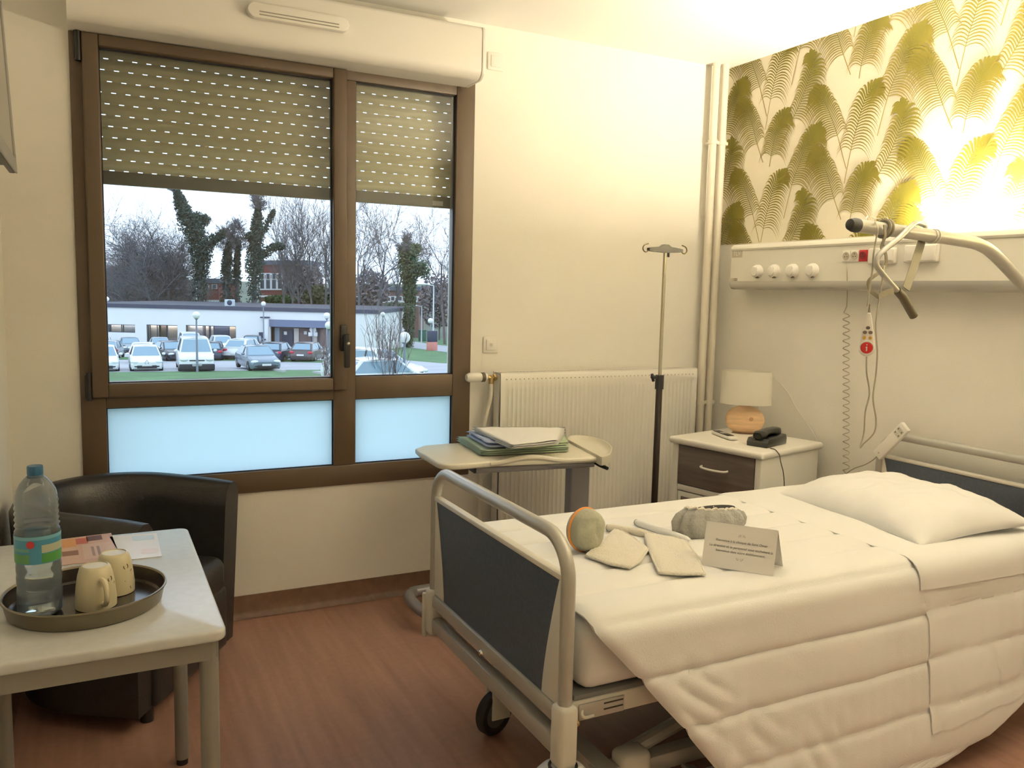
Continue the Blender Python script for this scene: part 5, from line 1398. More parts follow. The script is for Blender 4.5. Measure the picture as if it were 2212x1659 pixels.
m_curt = mat('beige_curtain', (.66, .60, .55), .8)
m_curt2 = mat('brown_curtain', (.20, .15, .15), .8)
bd = thing('low_building', 'long low white building with dark roof edge across the car park', 'building', (A_.x, A_.y, zb_))
def bb(x0, x1, y0, y1, z0, z1, bev=0): return MB().box((0, 0, 0), (x1 - x0, y1 - y0, z1 - z0), bev, 1, MBd @ Matrix.Translation(((x0 + x1) / 2, (y0 + y1) / 2, (z0 + z1) / 2)))
# openings in front wall
W1 = (bpt(226, 700), bpt(292, 719)); W2_ = (bpt(316, 701), bpt(384, 742)); W3 = (bpt(401, 702), bpt(510, 742)); EN = (bpt(583, 690), bpt(712, 752))
ops = [(a[0], b[0], b[1], a[1]) for a, b in (W1, W2_, W3, EN)]
xs = 0.0; wallm = MB()
for x0, x1, z0, z1 in ops:
    wallm.add(*[(lambda q: (q.v, q.f))(bb(xs, x0, 0, .35, zb_, zr - .35))][0])
    q = bb(x0, x1, 0, .35, z1, zr - .35); wallm.add(q.v, q.f)
    if z0 > zb_ + .3: q = bb(x0, x1, 0, .35, zb_, z0); wallm.add(q.v, q.f)
    xs = x1
q = bb(xs, WB, 0, .35, zb_, zr - .35); wallm.add(q.v, q.f)
q = bb(WB - .35, WB, .35, 22, zb_, zr - .35); wallm.add(q.v, q.f); q = bb(0, .35, .35, 22, zb_, zr - .35); wallm.add(q.v, q.f); q = bb(.35, WB - .35, 21.65, 22, zb_, zr - .35); wallm.add(q.v, q.f)
part('wall', wallm, m_bw, bd, 0)
part('fascia', bb(-.15, WB + .15, -.15, 22.15, zr - .36, zr), m_fas, bd, 0)
part('roof_deck', bb(.1, WB - .1, .1, 21.9, zr, zr + .04), mat('roof_felt', (.07, .075, .10), .8), bd, 0)
part('interior_back', bb(.4, WB - .4, 3.5, 3.6, zb_, zr - .4), mat('interior_wall', (.40, .36, .34), .9), bd, 0)
part('interior_floor', bb(.4, WB - .4, .4, 3.5, zb_ + .2, zb_ + .32), mat('interior_floor', (.2, .17, .16), .8), bd, 0)
def bwin(k, name, mull, infill):
    x0, x1, z0, z1 = ops[k]
    fr = MB()
    for a in ((x0, x1, z1 - .07, z1), (x0, x1, z0, z0 + .07), (x0, x0 + .06, z0, z1), (x1 - .06, x1, z0, z1)):
        q = bb(a[0], a[1], .12, .2, a[2], a[3]); fr.add(q.v, q.f)
    f_ = part('window', fr, m_wfr, bd, 0)
    for m_ in mull: part('window_bar', bb(x0 + (x1 - x0) * m_ - .04, x0 + (x1 - x0) * m_ + .04, .12, .2, z0, z1), m_wfr, f_, 0)
    part('pane', bb(x0, x1, .155, .165, z0, z1), glass_mat('far_glass', (.75, .77, .80), 1.6), f_, 0)
    part('added_glow_strip', bb(x0 + .2, x1 - .2, .26, .44, z1 - .07, z1 - .03), emit('added_curtain_glow', (1.0, .86, .72), 14.0), f_, 0)  # unseen glowing strip, added at the window head to brighten the curtains
    for a, b, m_ in infill: part('curtain', bb(x0 + (x1 - x0) * a, x0 + (x1 - x0) * b, .50, .53, z0, z1), m_, f_, 0)
mcp, mcd = m_curt, m_curt2
bwin(0, 'w', (.12, .54), ((.0, .12, m_wfr), (.14, .52, mat('blind_grey', (.45, .45, .48), .8)), (.56, .98, mat('blind_blue', (.30, .34, .42), .8))))
bwin(1, 'w', (.10, .33, .66), ((.0, .33, mcp), (.40, .57, mcd), (.60, 1.0, mat('beige_wall_picture', (.70, .61, .54), .8))))
bwin(2, 'w', (.34, .55), ((.0, .33, mat('grey_wall_picture', (.58, .57, .60), .8)), (.36, .42, mcp), (.42, .47, mat('dark_door', (.05, .05, .09), .6)), (.47, .53, mcp), (.53, .83, mat('blue_dark_curtain', (.06, .08, .16), .7)), (.84, 1.0, mat('sand_curtain', (.58, .48, .40), .8))))
x0, x1, z0, z1 = ops[3]
part('entrance_fascia', bb(x0 - .1, x1, -.1, .0, z1 - .75, z1), mat('blue_grey_fascia', (.16, .20, .32), .5), bd, 0)
en = part('entrance_back', bb(x0, x1, 1.2, 1.3, zb_, z1), mat('entrance_dark', (.13, .11, .12), .5), bd, 0)
wd_ = (x1 - x0)
for a, b, m_, zt_ in ((.02, .10, mat('entrance_blue_panel', (.35, .42, .5), .4), .95), (.14, .33, m_wfr, .9), (.35, .43, mcp, .95), (.44, .64, mcd, .95), (.66, .74, mcp, .9), (.80, 1.0, mat('entrance_brown_panel', (.28, .18, .17), .6), .95)):
    part('entrance_panel', bb(x0 + wd_ * a, x0 + wd_ * b, 1.1, 1.2, zb_ + .2, zb_ + (z1 - .75 - zb_) * zt_), m_, en, 0)
for a, b in ((.18, .55), (.52, .58)):
    part('door_notice', bb(x0 + wd_ * a, x0 + wd_ * (a + .05), 1.05, 1.1, z0 + (z1 - z0) * (b - .12), z0 + (z1 - z0) * b), mat('paper_white', (.8, .8, .8), .7), en, 0)
e0 = bpt(572, 686)[0]; e1 = bpt(582, 686)[0]
part('entrance_pillar', bb(e0, e1, -.5, 0, zb_, bpt(572, 686)[1]), m_bw, bd, 0)
part('pillar_cap', bb(e0 - .3, e1 + .05, -.6, .05, bpt(572, 687)[1], bpt(572, 684)[1]), m_fas, bd, 0)
lx, lz = bpt(567, 724); part('letter_box', bb(lx - .3, lx + .3, -.25, 0, lz - .25, lz + .3), m_fas, bd, 0)
part('drain_pipe', bb(e0 - .1, e0 - .02, -.1, 0, zb_, bpt(572, 692)[1]), m_wfr, bd, 0)
hx, hz = bpt(490, 661)
vu = thing('roof_unit', 'pale ventilation unit standing on the flat roof of the low building', 'vent unit', MBd @ Vector((hx, .9, zr + .04)))
part('case', bb(hx - .45, hx + .35, .5, 1.4, zr + .04, zr + .75, .04), mat('unit_grey', (.55, .62, .68), .5), vu)
part('fan_grille', MB().lathe([(0, .02), (.25, .02), (.28, 0)], 18, MBd @ Matrix.Translation((hx + .1, .49, zr + .42)) @ Matrix.Rotation(math.pi / 2, 4, 'X')), m_wfr, vu)

# ------------------------------------------------------------------ cars
m_tyre = mat('tyre', (.02, .02, .022), .7); m_rim = mat('alloy_rim', (.45, .46, .48), .35, .6)
m_carglass = mat('car_glass', (.20, .33, .42), .08, spec=.8)
m_head = mat('headlight', (.70, .78, .85), .15); m_tail = mat('tail_light', (.55, .03, .06), .3); m_plate = mat('plate_white', (.75, .77, .78), .5); m_trim = mat('car_trim', (.025, .028, .04), .5)
PAINT = {'white': (.80, .84, .86), 'silver': (.34, .40, .46), 'grey': (.16, .22, .28), 'black': (.02, .026, .04), 'navy': (.03, .05, .085), 'brown': (.10, .085, .085), 'red': (.40, .02, .03)}
KIND = {  # length, width, height, bonnet height, nose x, windscreen foot, roof front, roof rear, tail top   (x from the front)
    'hatch': (4.0, 1.74, 1.46, .92, .35, 1.05, 1.75, 3.35, 3.85),
    'saloon': (4.6, 1.80, 1.45, .92, .4, 1.25, 2.05, 3.4, 4.3),
    'suv': (4.6, 1.86, 1.66, 1.04, .3, 1.15, 1.85, 3.9, 4.5),
    'van': (4.8, 1.95, 1.95, 1.16, .2, .75, 1.45, 4.55, 4.78)}
WHEEL = {}
def wheel_mesh(r):
    if r not in WHEEL:
        WHEEL[r] = (MB().lathe([(r * .62, -.1), (r * .95, -.1), (r, -.07), (r, .07), (r * .95, .1), (r * .62, .1)], 20, cap=True).mesh('wheel', m_tyre), MB().lathe([(0, .105), (r * .2, .105), (r * .55, .09), (r * .62, .095)], 16).mesh('rim', m_rim))
    return WHEEL[r]
def car(px, py, kind, paint, face, label, badge=None, zoff=0.0):
    """px, py: where the end that looks at us meets the ground; face 0 = bonnet towards us, 180 = tail towards us"""
    p = PG(px, py); L, W, Hc_, bh, nose, wf, rf, rr_, tt_ = KIND[kind]
    view = math.atan2(CAM.y - p.y, CAM.x - p.x)
    rz = view + R(face)
    near = abs(math.cos(R(face))) * L / 2 + abs(math.sin(R(face))) * W / 2
    c = Vector((p.x - math.cos(view) * near, p.y - math.sin(view) * near, 0)); c.z = gz(c.y)
    t = thing('parked_car', label, 'car', c, rz, 'cars parked outside the window')
    m = mat('paint_' + paint, PAINT[paint], .25, .15 if paint not in ('white',) else 0, coat=.4)
    def X(x): return L / 2 - x                       # local +x is the front
    hw = W / 2
    # lower body: loft of rounded sections
    st = [(0.02, .30, .62, .86), (nose * .3, .22, bh * .74, .93), (nose, .2, bh * .86, .97), (wf, .2, bh, 1.0), (L * .5, .2, bh + .03, 1.0), (L * .85, .2, bh + .05, 1.0), (L - .18, .22, bh + .03, .97), (L - .02, .34, bh * .72, .88)]
    vs = []; fs = []; n = 10
    for x, zl, zt_, sw in st:
        w_ = hw * sw
        ring = [(-w_ * .93, zl), (w_ * .93, zl), (w_, zl + .14), (w_ * 1.0, zl + (zt_ - zl) * .55), (w_ * .97, zt_ - .09), (w_ * .86, zt_), (-w_ * .86, zt_), (-w_ * .97, zt_ - .09), (-w_ * 1.0, zl + (zt_ - zl) * .55), (-w_, zl + .14)]
        for y_, z_ in ring: vs.append((X(x), y_, z_))
    for i in range(len(st) - 1):
        for j in range(n): fs.append((i * n + j, i * n + (j + 1) % n, (i + 1) * n + (j + 1) % n, (i + 1) * n + j))
    fs += [tuple(range(n)), tuple((len(st) - 1) * n + j for j in range(n))[::-1]]
    lp_('body', MB().add(vs, fs), m, t, 40)
    # cabin
    zc0 = bh - .02; zc1 = Hc_
    wb, wt = hw * .93, hw * .74
    P8 = {'fl': (X(wf), wb, zc0), 'fr': (X(wf), -wb, zc0), 'ftl': (X(rf), wt, zc1 - .05), 'ftr': (X(rf), -wt, zc1 - .05), 'rl': (X(tt_), wb * .97, zc0 + .04), 'rr': (X(tt_), -wb * .97, zc0 + .04), 'rtl': (X(rr_), wt, zc1 - .06), 'rtr': (X(rr_), -wt, zc1 - .06)}
    V = {k: Vector(v) for k, v in P8.items()}
    ck = MB()
    ck.add([V['fl'], V['fr'], V['ftr'], V['ftl'], V['rl'], V['rr'], V['rtr'], V['rtl']], [(0, 1, 2, 3), (4, 7, 6, 5), (0, 3, 7, 4), (1, 5, 6, 2), (0, 4, 5, 1), (3, 2, 6, 7)])
    lp_('cabin', ck, m, t, 25)
    rfm = MB(); k_ = 8; vs = []; fs = []
    for i in range(k_ + 1):
        x = rf + (rr_ - rf) * i / k_; h_ = zc1 - .05 + .05 * math.sin(math.pi * (i + .5) / (k_ + 1))
        for y_, dz in ((-wt, -.03), (-wt * .8, .0), (0, .015), (wt * .8, 0), (wt, -.03)): vs.append((X(x), y_, h_ + dz))
    for i in range(k_):
        for j in range(4): fs.append((i * 5 + j, i * 5 + j + 1, i * 5 + 6 + j, i * 5 + 5 + j))
    lp_('roof', rfm.add(vs, fs), m, t, 50)
    def gl(name, a, b, c_, d, inset, off):
        a, b, c_, d = V[a], V[b], V[c_], V[d]; ce = (a + b + c_ + d) / 4; nn = (b - a).cross(d - a).normalized()
        if nn.dot(ce - Vector((0, 0, bh + .1))) < 0: nn = -nn
        q_ = [p_.lerp(ce, inset) + nn * off for p_ in (a, b, c_, d)]
        lp_(name, MB().add(q_, [(0, 1, 2, 3)]), m_carglass, t, 0)
    gl('windscreen', 'fl', 'fr', 'ftr', 'ftl', .10, .012); gl('rear_window', 'rl', 'rr', 'rtr', 'rtl', .16, .012)
    gl('side_window', 'fl', 'ftl', 'rtl', 'rl', .12, .012); gl('side_window', 'fr', 'ftr', 'rtr', 'rr', .12, .012)
    if kind != 'van' or True:
        for s_ in (-1, 1): lp_('door_pillar', MB().tube([(X(L * .5), s_ * (wb + .012), zc0 + .03), (X(L * .5), s_ * (wt + .014), zc1 - .08)], .035, 6), m_trim, t)
    r_ = .32
    for x in (.82, L - .85):
        for s_ in (-1, 1):
            a_, b_ = wheel_mesh(r_); o = link('wheel', a_, t); o.location = (X(x), s_ * (hw - .10), r_ - .0); o.rotation_euler = (math.pi / 2 * -s_, 0, 0)
            o2 = link('rim', b_, o)
    for s_ in (-1, 1):
        if abs(face) < 90:
            lp_('headlight', MB().sphere((X(nose * .42), s_ * hw * .70, bh * .68), 1, 12, sc=(.16, .24, .10)), m_head, t, 60)
            lp_('fog_light', MB().sphere((X(.06), s_ * hw * .66, .38), 1, 8, sc=(.06, .14, .06)), m_trim, t, 60)
        else: lp_('tail_light', MB().sphere((X(L - .12), s_ * hw * .76, bh * .84), 1, 12, sc=(.13, .20, .10 if kind != 'van' else .25)), m_tail, t, 60)
        lp_('door_mirror', MB().sphere((X(wf + .35), s_ * (hw + .09), bh + .08), 1, 10, sc=(.07, .11, .08)), m, t, 60)
    if abs(face) < 90:
        lp_('grille', MB().box((X(.0), 0, .36 if kind != 'van' else .40), (.08, W * .60, .17 if kind != 'van' else .28), .03), m_trim, t)
        lp_('upper_grille', MB().box((X(nose * .22), 0, bh * .64), (.1, W * .42, .06), .015), m_trim, t)
        lp_('number_plate', MB().box((X(-.05), 0, .46), (.02, .52, .11), .005), m_plate, t)
        if kind == 'van': lp_('bumper', MB().box((X(.02), 0, .36), (.16, W * .98, .36), .06, 3), m_trim, t)
    else:
        lp_('rear_bumper', MB().box((X(L - .02), 0, .36), (.10, W * .84, .22), .04, 2), m_trim, t)
        lp_('number_plate', MB().box((X(L + .04), 0, .60), (.02, .52, .11), .005), m_plate, t)
    if badge == 'diamond':
        d_ = MB()
        for a_, b_ in (((0, .13), (.09, 0)), ((.09, 0), (0, -.13)), ((0, -.13), (-.09, 0)), ((-.09, 0), (0, .13))):
            d_.tube([(X(nose * .12 - .06), a_[0], bh * .68 + a_[1]), (X(nose * .12 - .06), b_[0], bh * .68 + b_[1])], .024, 6)
        lp_('badge', d_, mat('badge_chrome', (.55, .6, .65), .2, .7), t)
    return t
car(222, 804, 'hatch', 'white', 0, 'white hatchback cut off by the window frame in the front row')
car(315, 803, 'hatch', 'white', 2, 'white hatchback facing the window with a diamond badge', 'diamond')
car(421, 803, 'van', 'white', 3, 'white van facing the window with a black bumper')
car(556, 802, 'saloon', 'grey', 13, 'dark grey saloon parked slanting at the end of the front row')
car(238, 776, 'hatch', 'silver', 172, 'pale hatchback seen from behind at the window edge')
car(311, 785, 'hatch', 'white', 176, 'white car mostly hidden behind the badged hatchback')
car(371, 781, 'saloon', 'black', 16, 'black car facing the window beside the white van')
car(459, 780, 'hatch', 'navy', 176, 'dark car tucked behind the white van seen from behind')
car(529, 779, 'suv', 'white', 160, 'white estate car seen slanting from behind')
car(600, 783, 'hatch', 'navy', 163, 'dark blue hatchback with red tail lights')
car(667, 783, 'hatch', 'brown', 163, 'brownish hatchback with red tail lights closest to the entrance sign')
car(281, 763, 'saloon', 'grey', 6, 'grey car facing the window in the back row by the slim window strip')
car(346, 763, 'saloon', 'silver', 4, 'silver car in the back row below the curtained glazing')
car(411, 766, 'van', 'white', 4, 'white minivan in the back row behind the white van')
car(479, 765, 'suv', 'white', 8, 'white car in the back row under the wide glazing')
car(548, 759, 'suv', 'black', 172, 'black car in the back row near the letter box')
car(222, 758, 'hatch', 'white', 0, 'white car roof showing at the window edge in the back row')
car(808, 838, 'suv', 'white', 60, 'white car behind the bare shrub close to the clinic')
car(832, 862, 'hatch', 'white', 118, 'white car with red tail lights nearest the clinic behind the bare shrub')

# ------------------------------------------------------------------ lamps, signs
m_globe = mat('white_globe', (.82, .82, .80), .3); m_post = mat('grey_post', (.24, .28, .34), .5, .3)
def globe_lamp(gx, gy, rpx, dia, label, base=None):
    """globe of usual size; the distance follows from it unless its foot on the ground is seen"""
    if base: b = PG(*base); dep = (b - CAM).dot(_f); c = PD(gx, gy, dep); r_ = rpx * dep / FPX
    else: dep = dia * FPX / (2 * rpx); c = PD(gx, gy, dep); r_ = dia / 2
    g_ = gz(c.y)
    t = thing('globe_lamp', label, 'street lamp', (c.x, c.y, g_), group='globe lamps around the car park')
    part('post', MB().tube([(c.x, c.y, g_), (c.x, c.y, c.z - r_ * .9)], [.07, .045], 8), m_post, t)
    part('globe', MB().sphere(c, r_, 20), m_globe, t, 60)
    part('collar', MB().lathe([(.06, -r_ * 1.15), (r_ * .55, -r_ * .88), (r_ * .5, -r_ * .8)], 14, Matrix.Translation(c)), m_post, t)
globe_lamp(424, 681, 8, .42, 'globe lamp rising in front of the white van', (424, 804))
globe_lamp(299, 670, 6.5, .44, 'globe lamp standing before the slim window strip', (303, 752))
globe_lamp(230, 646, 5.5, .44, 'globe lamp peeping over the roof edge by the window frame')
globe_lamp(569, 656, 5, .44, 'globe lamp peeping over the roof behind the entrance')
globe_lamp(711, 703, 9, .44, 'globe lamp beside the window mullion, the lower of two')
globe_lamp(706, 682, 7, .44, 'globe lamp beside the window mullion, the upper of two')
globe_lamp(874, 729, 12.2, .44, 'large globe lamp nearest the clinic behind the shrub')
globe_lamp(930, 693, 6, .44, 'globe lamp beside the two coloured notice box', (930, 757))
globe_lamp(827, 679, 5, .44, 'small globe lamp at the corner of the low building')
def street_lamp(x, ytop, ybot, dep, label, arm=-1):
    a = PD(x, ytop, dep); g_ = gz(a.y)
    t = thing('street_lamp', label, 'street lamp', (a.x, a.y, g_))
    part('mast', MB().tube([(a.x, a.y, g_), (a.x, a.y, a.z)], [.11, .07], 8), mat('pale_mast', (.62, .66, .68), .5), t)
    part('arm', MB().tube([(a.x, a.y, a.z), (a.x + arm * .9 * _r.x, a.y + arm * .9 * _r.y, a.z + .12)], .05, 6), mat('pale_mast', (.62, .66, .68), .5), t)
    h_ = Vector((a.x, a.y, a.z + .12)) + _r * arm * 1.0; h_.z = a.z + .12
    part('lamp_head', MB().sphere(h_, 1, 10, sc=(.38, .38, .12)), mat('pale_mast', (.62, .66, .68), .5), t)
street_lamp(424.5, 601, 658, 112, 'tall street lamp beside the ivy covered leaning tree')
street_lamp(937, 617, 760, 92, 'tall street lamp behind the notice box')
street_lamp(911, 662, 720, 125, 'far street lamp near the ivy tree by the window edge')
p = PG(676, 757); ds = (p - CAM).dot(_f); rs = thing('road_sign', 'round white road sign on a post before the entrance', 'sign', (p.x, p.y, gz(p.y)))
part('post', MB().cyl((p.x, p.y, gz(p.y)), (p.x, p.y, PD(676, 708, ds).z), .05, 8), m_post, rs)
toc = Vector((CAM.x - p.x, CAM.y - p.y, 0)).normalized(); sdv = Vector((0, 0, 1)).cross(toc)
part('disc', MB().lathe([(0, .03), (.33, .03), (.35, 0), (0, 0)], 24, frame(PD(676, 712, ds) + toc * .06, sdv, (0, 0, 1), toc)), m_plate, rs)
c_ = PD(676, 722, ds) + toc * .06; part('plate', MB().box((0, 0, 0), (.95, .42, .03), .1, 2, frame(c_, sdv, (0, 0, 1), toc)), m_plate, rs)
p = PG(933, 757.5); ds = (p - CAM).dot(_f); nb = thing('notice_box', 'tall notice box, dark above and pink below, on the grass', 'notice box', (p.x, p.y, gz(p.y)))
kx = ds / FPX
part('lower_panel', MB().box((p.x, p.y, gz(p.y) + 9.5 * kx), (23 * kx, .35, 19 * kx), .03), mat('notice_pink', (.62, .24, .20), .6), nb)
part('upper_panel', MB().box((p.x, p.y, gz(p.y) + 31 * kx), (22 * kx, .35, 24 * kx), .03), mat('notice_dark', (.035, .05, .10), .4), nb)
p = PG(912, 737); gb = single('green_bin', MB().box((p.x, p.y, gz(p.y) + .9), (1.1, 1.0, 1.8), .12, 3).box((p.x, p.y, gz(p.y) + 1.85), (1.2, 1.1, .15), .05), mat('bin_green', (.04, .13, .10), .5), 'dark green container beside the path near the notice box', 'container', (p.x, p.y, gz(p.y)))

# ------------------------------------------------------------------ far brick buildings
m_brick = mat('red_brick', (.22, .075, .07), .85, var=.12, vscale=.6); m_slate = mat('slate', (.12, .14, .19), .7); m_farw = mat('far_white', (.7, .73, .76), .8)
def far_block(x0, x1, ytop, ybot, dep, label, bands, win_rows, m):
    a, b = PD(x0, ytop, dep), PD(x1, ytop, dep); lo = PD(x0, ybot, dep).z; w_ = (b - a).length; xd = (b - a).normalized(); yd_ = Vector((0, 0, 1)).cross(xd).normalized()
    Mf = frame((a.x, a.y, 0), xd, yd_, (0, 0, 1)); zt_ = a.z; g_ = min(lo, gz(a.y))
    t = thing('brick_building', label, 'building', (a.x, a.y, g_))
    def fb(x0_, x1_, y0_, y1_, z0_, z1_): return MB().box((0, 0, 0), (x1_ - x0_, y1_ - y0_, z1_ - z0_), 0, 1, Mf @ Matrix.Translation(((x0_ + x1_) / 2, (y0_ + y1_) / 2, (z0_ + z1_) / 2)))
    part('wall', fb(0, w_, 0, 10, g_, zt_), m, t, 0)
    part('roof', fb(-.3, w_ + .3, -.3, 10.3, zt_, zt_ + .8), m_slate, t, 0)
    for pb_, h_ in bands: zb2 = PD(x0, pb_, dep).z; part('band', fb(-.05, w_ + .05, -.08, 0, zb2 - h_, zb2), m_farw, t, 0)
    for wr_, n_, ww, wh_ in win_rows:
        zc_ = PD(x0, wr_, dep).z
        for k in range(n_):
            xc = w_ * (k + .5) / n_
            f_ = part('window', fb(xc - ww / 2, xc + ww / 2, -.12, 0, zc_ - wh_ / 2, zc_ + wh_ / 2), m_farw, t, 0)
            part('pane', fb(xc - ww * .32, xc + ww * .32, -.14, -.12, zc_ - wh_ * .38, zc_ + wh_ * .38), m_win, f_, 0)
far_block(560, 662, 572, 642, 150, 'far red brick block with rows of white windows behind the ivy trees', ((638, .35), (590, .3)), ((597, 8, .9, 1.2), (614, 8, 1.1, 2.1)), m_brick)
far_block(438, 472, 612, 656, 140, 'small brick house with a white window band beside the leaning ivy tree', ((648, 1.2),), ((619, 2, .9, .8),), m_brick)
far_block(760, 905, 628, 668, 170, 'far brown row of houses behind the bare trees by the narrow pane', ((650, .4), (640, .3)), ((645, 9, 1.0, 1.0),), mat('far_brown', (.20, .12, .11), .8))

# ------------------------------------------------------------------ trees
m_bark = mat('hazed_bark', (.135, .135, .155), .9, var=.2, vscale=1.5)  # pale bluish tone: distance haze is put into the bark colour
m_twig = mat('brown_twig', (.19, .155, .165), .9)
m_ivy = mat('dark_ivy', (.035, .062, .05), .7, var=.35, vscale=1.2)
m_ivy2 = mat('olive_ivy', (.07, .10, .05), .7, var=.3, vscale=1.2)
def branch_tree(base, top, spread, seed, r0, levels=5, lean=0.0, up=.75, first=.25, k0=3):
    """bare tree: list of tapered segments"""
    rnd = random.Random(seed); segs = []
    def grow(p, d, ln, r, lv):
        n = 4 if lv < 3 else 3; q_ = p
        for i in range(n):
            d = (d + Vector((rnd.uniform(-1, 1), rnd.uniform(-1, 1), rnd.uniform(-.4, .8))) * (.10 + .05 * lv)).normalized()
            r2 = r * (1 - .55 * (i + 1) / n) if lv else r * (1 - .5 * (i + 1) / n)
            q2 = q_ + d * ln / n; segs.append((q_, q2, r if i == 0 else rp_, r2)); rp_ = r2
            if lv < levels and (lv > 0 or (i + 1) / n >= first):
                for s_ in range(k0 if lv < 2 else 3):
                    an = rnd.uniform(0, 2 * math.pi); sd = d.orthogonal().normalized(); sd.rotate(Matrix.Rotation(an, 3, d).to_quaternion())
                    nd = (d * up + sd * spread * rnd.uniform(.6, 1.2)).normalized()
                    grow(q2, nd, ln * rnd.uniform(.42, .62), r2 * .62, lv + 1)
            q_ = q2
    H_ = (top - base).length; d0 = (top - base).normalized()
    grow(base, d0, H_ * .62, r0, 0)
    return segs
def seg_mesh(segs, rmin):
    vs = []; fs = []
    for a, b, r1, r2 in segs:
        d = (b - a); 
        if d.length < 1e-6: continue
        u = d.orthogonal().normalized(); w_ = d.normalized().cross(u); k = len(vs)
        for p_, r_ in ((a, max(r1, rmin)), (b, max(r2, rmin * .8))):
            for j in range(3): an = 2.0944 * j; vs.append(p_ + (u * math.cos(an) + w_ * math.sin(an)) * r_)
        for j in range(3): fs.append((k + j, k + (j + 1) % 3, k + 3 + (j + 1) % 3, k + 3 + j))
    return MB().add(vs, fs)
def leaf_cloud(path, rad, n, size, seed):
    """ivy leaves round a path; rad per path point"""
    rnd = random.Random(seed); vs = []; fs = []; P = [Vector(p_) for p_ in path]
    for i in range(n):
        s_ = rnd.random() * (len(P) - 1); k = int(s_); t_ = s_ - k; c = P[k].lerp(P[k + 1], t_); r_ = rad[k] + (rad[k + 1] - rad[k]) * t_
        v_ = Vector((rnd.gauss(0, 1), rnd.gauss(0, 1), rnd.gauss(0, 1))).normalized() * r_ * rnd.random() ** .35 * .72 * (1 + .35 * nz(c.x * .6 + seed, c.z * .9, i % 7 * .3))
        c = c + v_; a = Vector((rnd.uniform(-1, 1), rnd.uniform(-1, 1), rnd.uniform(-1, 1))).normalized(); b = a.orthogonal().normalized(); sz = size * rnd.uniform(.6, 1.4)
        m_ = len(vs); vs += [c + a * sz, c + b * sz * .6, c - a * sz, c - b * sz * .6]; fs.append((m_, m_ + 1, m_ + 2, m_ + 3))
    return MB().add(vs, fs)
def bare(xb, yb, xt, yt, dep, spread, seed, label, r0=.28, levels=3, m=None, up=.75, first=.25, k0=3, rmin=.02):
    top = PD(xt, yt, dep); b0 = PD(xb, yb, dep); base = Vector((b0.x, b0.y, gz(b0.y)))
    t = thing('bare_tree', label, 'tree', base, group='bare trees behind the low building')
    sg = branch_tree(base, top, spread, seed, r0, levels, 0, up, first, k0)
    tr_ = [s_ for s_ in sg[:4]]
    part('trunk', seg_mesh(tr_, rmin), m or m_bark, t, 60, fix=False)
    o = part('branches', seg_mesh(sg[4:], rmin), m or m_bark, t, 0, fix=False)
    return t
def ivy_tree(path_px, rad, dep, n, label, seed, side=(), m=m_ivy, size=.17, twigs=True):
    P_ = [PD(a, b, dep) for a, b in path_px]; base = Vector((P_[0].x, P_[0].y, gz(P_[0].y))); P_[0] = base
    t = thing('ivy_tree', label, 'tree', base, group='ivy covered trees behind the low building')
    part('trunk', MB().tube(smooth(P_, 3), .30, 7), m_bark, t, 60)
    o = part('ivy', leaf_cloud(P_, rad, int(n * 1.7), size, seed), m, t, 0, fix=False)
    for k, (pp, rr_) in enumerate(side):
        Q = [PD(a, b, dep + (1 if k % 2 else -1)) for a, b in pp]
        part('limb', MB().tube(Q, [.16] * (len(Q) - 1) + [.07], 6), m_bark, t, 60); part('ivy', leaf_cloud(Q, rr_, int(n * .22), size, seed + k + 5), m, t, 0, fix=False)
    if twigs:
        sg = branch_tree(P_[-2], P_[-1] + (P_[-1] - P_[-2]) * 1.2, .8, seed, .10, 3, 0, .7, .1)
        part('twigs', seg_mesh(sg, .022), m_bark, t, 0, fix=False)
ivy_tree([(428, 655), (432, 600), (436, 550), (428, 515), (412, 485), (396, 455), (386, 425), (381, 408)], [1.3, 1.5, 2.0, 2.3, 2.2, 1.5, .9, .4], 110, 5200, 'big leaning tree wrapped in dark ivy', 3, [([(436, 545), (455, 520), (476, 510), (482, 500)], [1.6, 1.5, .9, .4]), ([(412, 480), (430, 474), (446, 476)], [1.5, 1.6, 1.0])])
ivy_tree([(489, 656), (489, 600), (491, 560), (494, 525)], [1.3, 1.2, 1.0, .5], 112, 1900, 'ivy covered trunk standing between the two big ivy trees', 8)
ivy_tree([(512, 656), (511, 600), (512, 560), (517, 522)], [1.1, .9, .7, .35], 114, 1300, 'thin ivy covered trunk next to the brick block', 12)
ivy_tree([(548, 656), (550, 600), (552, 550), (552, 510), (556, 470), (558, 440)], [1.5, 1.6, 1.6, 1.4, .9, .35], 110, 3600, 'tall upright ivy tree in front of the brick block', 21, [([(553, 520), (572, 495), (585, 468), (592, 455)], [1.0, .9, .6, .3]), ([(560, 560), (582, 540), (600, 530), (612, 534)], [.6, .9, .9, .5]), ([(550, 515), (540, 508), (533, 512)], [.8, .7, .4])])
ivy_tree([(884, 712), (886, 660), (884, 610), (882, 570), (878, 540)], [.8, 1.0, 1.5, 1.9, 1.5], 100, 3300, 'bushy olive ivy tree seen through the narrow pane', 31, [([(886, 590), (905, 575), (918, 590)], [1.4, 1.6, 1.0]), ([(884, 560), (896, 540), (902, 535)], [1.3, 1.2, .7]), ([(886, 660), (880, 690), (876, 705)], [1.0, .8, .5])], m_ivy2)
tl_ = [(232, 640, 238, 560, 140, .9), (262, 645, 258, 535, 128, .9), (292, 648, 300, 470, 122, .95), (330, 650, 338, 465, 118, .9), (368, 650, 372, 470, 120, .9), (398, 650, 402, 520, 126, .9), (312, 650, 318, 505, 132, 1.0), (352, 650, 350, 500, 134, 1.0), (280, 650, 276, 540, 138, 1.0)]
